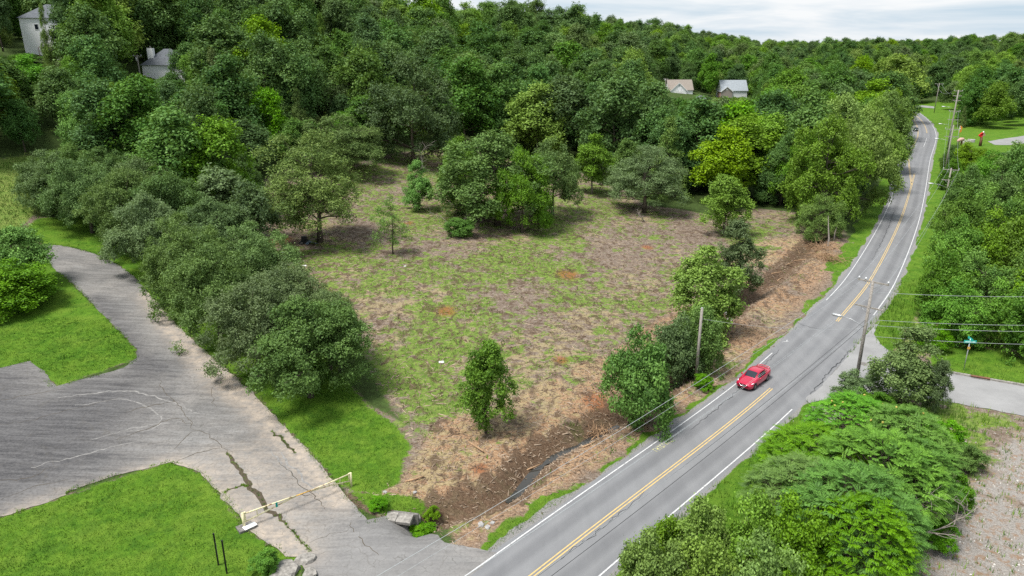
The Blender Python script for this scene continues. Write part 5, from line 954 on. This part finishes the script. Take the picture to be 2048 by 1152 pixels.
p = G(1960, 292); o = thing('red_sculpture', 'red winged yard sculpture on a brown post on the lawn', 'sculpture', p, .2); MB().tube([(0, 0, -.2), (0, 0, 2.0), (0, 0, 3.6)], [.55, .45, .3], 8).build('post', M['deck'], o); MB().add([(-1.5, 0, 3.9), (0, -.25, 2.9), (.6, 0, 3.9), (0, -.2, 5.0), (-1.5, .3, 3.9), (0, .4, 2.9), (.6, .3, 3.9), (0, .4, 5.0)], [(0, 1, 2, 3), (7, 6, 5, 4), (0, 4, 5, 1), (1, 5, 6, 2), (2, 6, 7, 3), (3, 7, 4, 0)]).build('wing', M['redp'], o); MB().add([(.3, -.1, 3.6), (1.5, 0, 3.8), (1.0, 0, 4.8), (.2, 0, 4.6), (.3, .3, 3.6), (1.5, .3, 3.8), (1.0, .3, 4.8), (.2, .3, 4.6)], [(0, 1, 2, 3), (7, 6, 5, 4), (0, 4, 5, 1), (1, 5, 6, 2), (2, 6, 7, 3), (3, 7, 4, 0)]).build('wing', M['pink'], o); MB().tube([(.3, .1, 4.6), (.4, .1, 5.3), (.5, .1, 5.5)], [.2, .25, .1], 8).build('head', M['paper'], o)
p = G(1919, 291); o = thing('pink_sculpture', 'pink rounded yard sculpture on dark legs beside the grey rocks', 'sculpture', p); MB().tube([(-1.2, 0, 1.4), (-.9, 0, 1.7), (0, 0, 2.2), (.9, 0, 2.3), (1.3, 0, 1.9)], [.15, .5, .75, .6, .15], 10).build('body', M['pink'], o)
for a, b in ((-.6, -.3), (-.6, .3), (.6, -.3), (.6, .3)): MB().tube([(a, b, -.2), (a, b, 1.6)], .16, 6).build('leg', M['deck'], o)
p = G(1926, 291); o = thing('flag', 'small orange banner on a thin pole behind the pink sculpture', 'flag', p + np.array([0, 4, 0])); MB().tube([(0, 0, 0), (0, 0, 6.8)], .06, 6).build('pole', M['steel'], o); MB().add([(0, 0, 4.2), (.9, .1, 4.5), (1.0, 0, 6.2), (.4, .1, 6.9), (0, 0, 6.8), (0, .08, 4.2), (.9, .18, 4.5), (1.0, .08, 6.2), (.4, .18, 6.9), (0, .08, 6.8)], [(0, 1, 2, 3, 4), (9, 8, 7, 6, 5)]).build('banner', M['orange'], o)
for px, py, s in ((1930, 288, 1.3), (1936, 285, 1.1), (1942, 284, 1.4), (1925, 284, 1.2)): rock('boulder', G(px, py), (s, s, s * 1.1), M['rock'], 'grey boulder in the pile beside the pink sculpture', 'boulder', 'boulders beside the pink sculpture')
me, V = poly_mesh('gravel_drive', Gs([(1975, 283), (2025, 275), (2060, 270), (2060, 285), (2030, 290), (1990, 290)]), 3.0, .06); link('gravel_drive', me, M['side'], kind='structure')
me, V = poly_mesh('far_drive', Gs([(1822, 213), (1845, 211), (1868, 213), (1868, 217), (1845, 215), (1822, 217)]), 6.0, .1); link('far_drive', me, M['side'], kind='structure')
def branchy(mb, p, d, ln, r, lv, rg):
    n_ = 4; pts = [p]; q = Vector(d)
    for i in range(n_): q = (q + Vector(rg.normal(size=3)) * .18).normalized(); pts.append(pts[-1] + q * ln / n_)
    mb.tube(pts, [r * (1 - .75 * i / n_) for i in range(n_ + 1)], 5, False)
    if lv:
        for i in range(1, n_ + 1):
            for k in range(1 if lv > 1 else 2): branchy(mb, pts[i], (q + Vector(rg.normal(size=3)) * .75).normalized(), ln * .55, r * .5, lv - 1, rg)
rgd = np.random.default_rng(12)
for px, py, up, d, ln, r, name, lb, mat in ((1780, 1140, 2.0, (.98, .05, .16), 5.0, .09, 'dead_branch', 'bare grey dead limb reaching out of the sumac clump over the gravel edge', 'deadwood'), (1770, 1110, 3.2, (.95, .1, .25), 4.2, .08, 'dead_branch', 'upper bare grey dead limb sticking out of the sumac clump', 'deadwood'),
        (945, 466, .3, (-.8, .1, .35), 5.5, .12, 'dead_branch', 'fallen bare branch beside the low leaning oak', 'deadwood'), (1290, 443, .1, (-.8, 0, .3), 2.0, .12, 'broken_limb', 'pale broken limb at the foot of the wide grey-green cedar', 'deadwood'), (1656, 492, 0, (.0, .1, 1), 5.5, .2, 'broken_snag', 'torn pale tree trunk standing beside the road', 'deadwood'), (1668, 480, 0, (.15, .1, 1), 5, .14, 'broken_snag', 'thin leaning dead trunk beside the torn pale one', 'deadwood'), (843, 415, 6, (.2, .2, 1), 5, .1, 'dead_branch', 'grey dead branches above the small upright tree', 'deadwood')):
    p = Vector(G(px, py)) + Vector((0, 0, up)); mb = MB(); branchy(mb, p, Vector(d).normalized(), ln, r, 2 if 'snag' not in name else 0, rgd); mb.build(name, M[mat], None, label=lb, cat='dead wood')
for i, (px, py, ln, a_) in enumerate([(1590, 523, 4.5, .2), (1610, 520, 3.5, -.3), (1575, 530, 3, .5), (1545, 548, 3, -.1), (1560, 560, 2.2, .8), (1620, 530, 2.6, .1), (1185, 880, 2.6, .9), (1205, 868, 2.2, .3), (1196, 872, 2.0, 1.5), (1180, 890, 1.8, .6), (1060, 940, 2.2, .5), (830, 960, 1.6, .3), (950, 895, 3.0, -1.0), (1545, 575, 2.5, .2)]):
    p = Vector(G(px, py)); v_ = Vector((math.cos(a_), math.sin(a_), random.uniform(0, .2))) * ln / 2; r = .05 + .05 * random.random(); MB().tube([p - v_ + Vector((0, 0, r)), p + Vector((random.uniform(-.1, .1), random.uniform(-.1, .1), r + .05)), p + v_ + Vector((0, 0, r + .1))], [r * 1.2, r, r * .6], 6).build('log', M['log'], None, label='cut branch lying on the chips beside the ditch', cat='log', group='cut branches lying beside the ditch')
# brush heaps beside the ditch
for px, py, n_, sc_, lb in ((1195, 868, 90, 1.4, 'tangled brush pile at the edge of the ditch water'), (1655, 520, 160, 2.6, 'heap of torn brush and dead vines under the roadside trees'), (1640, 500, 120, 2.6, 'dark heap of dead vines around the torn trunks')):
    p = G(px, py); mb = MB()
    for i in range(n_): c_ = Vector(p) + Vector((rgd.normal(0, sc_ * .5), rgd.normal(0, sc_ * .4), abs(rgd.normal(0, sc_ * .22)))); v_ = Vector((rgd.normal(), rgd.normal(), rgd.normal(0, .5))).normalized() * rgd.uniform(.4, 1.1) * sc_ * .6; mb.tube([c_ - v_, c_ + v_], [.03, .015], 4, False)
    mb.build('brush_pile', M['log'], None, label=lb, cat='brush pile')
# yellow seed heads on the sumacs
sm = [o for o in bpy.data.objects if o.name.startswith('sumac')]; M['seed'] = plain('seed_head', (.50, .40, .10), .8, 0, .3, 9)
for o in sm[:2]:
    sx, sz = o.scale.x, o.scale.z
    for k in range(5):
        an = rgd.random() * 6.28; rr_ = rgd.uniform(.2, .8) * 4.0; z_ = 6.5 * .45 + 6.5 * .48 * math.sqrt(max(0, 1 - (rr_ / 4) ** 2)) + .12; bm = bmesh.new(); bmesh.ops.create_icosphere(bm, subdivisions=1, radius=.09)
        for v_ in bm.verts: v_.co *= .8 + .5 * rgd.random()
        me = bpy.data.meshes.new('seed_head'); bm.to_mesh(me); bm.free(); link('seed_head', me, M['seed'], o, loc=(math.cos(an) * rr_, math.sin(an) * rr_, z_))
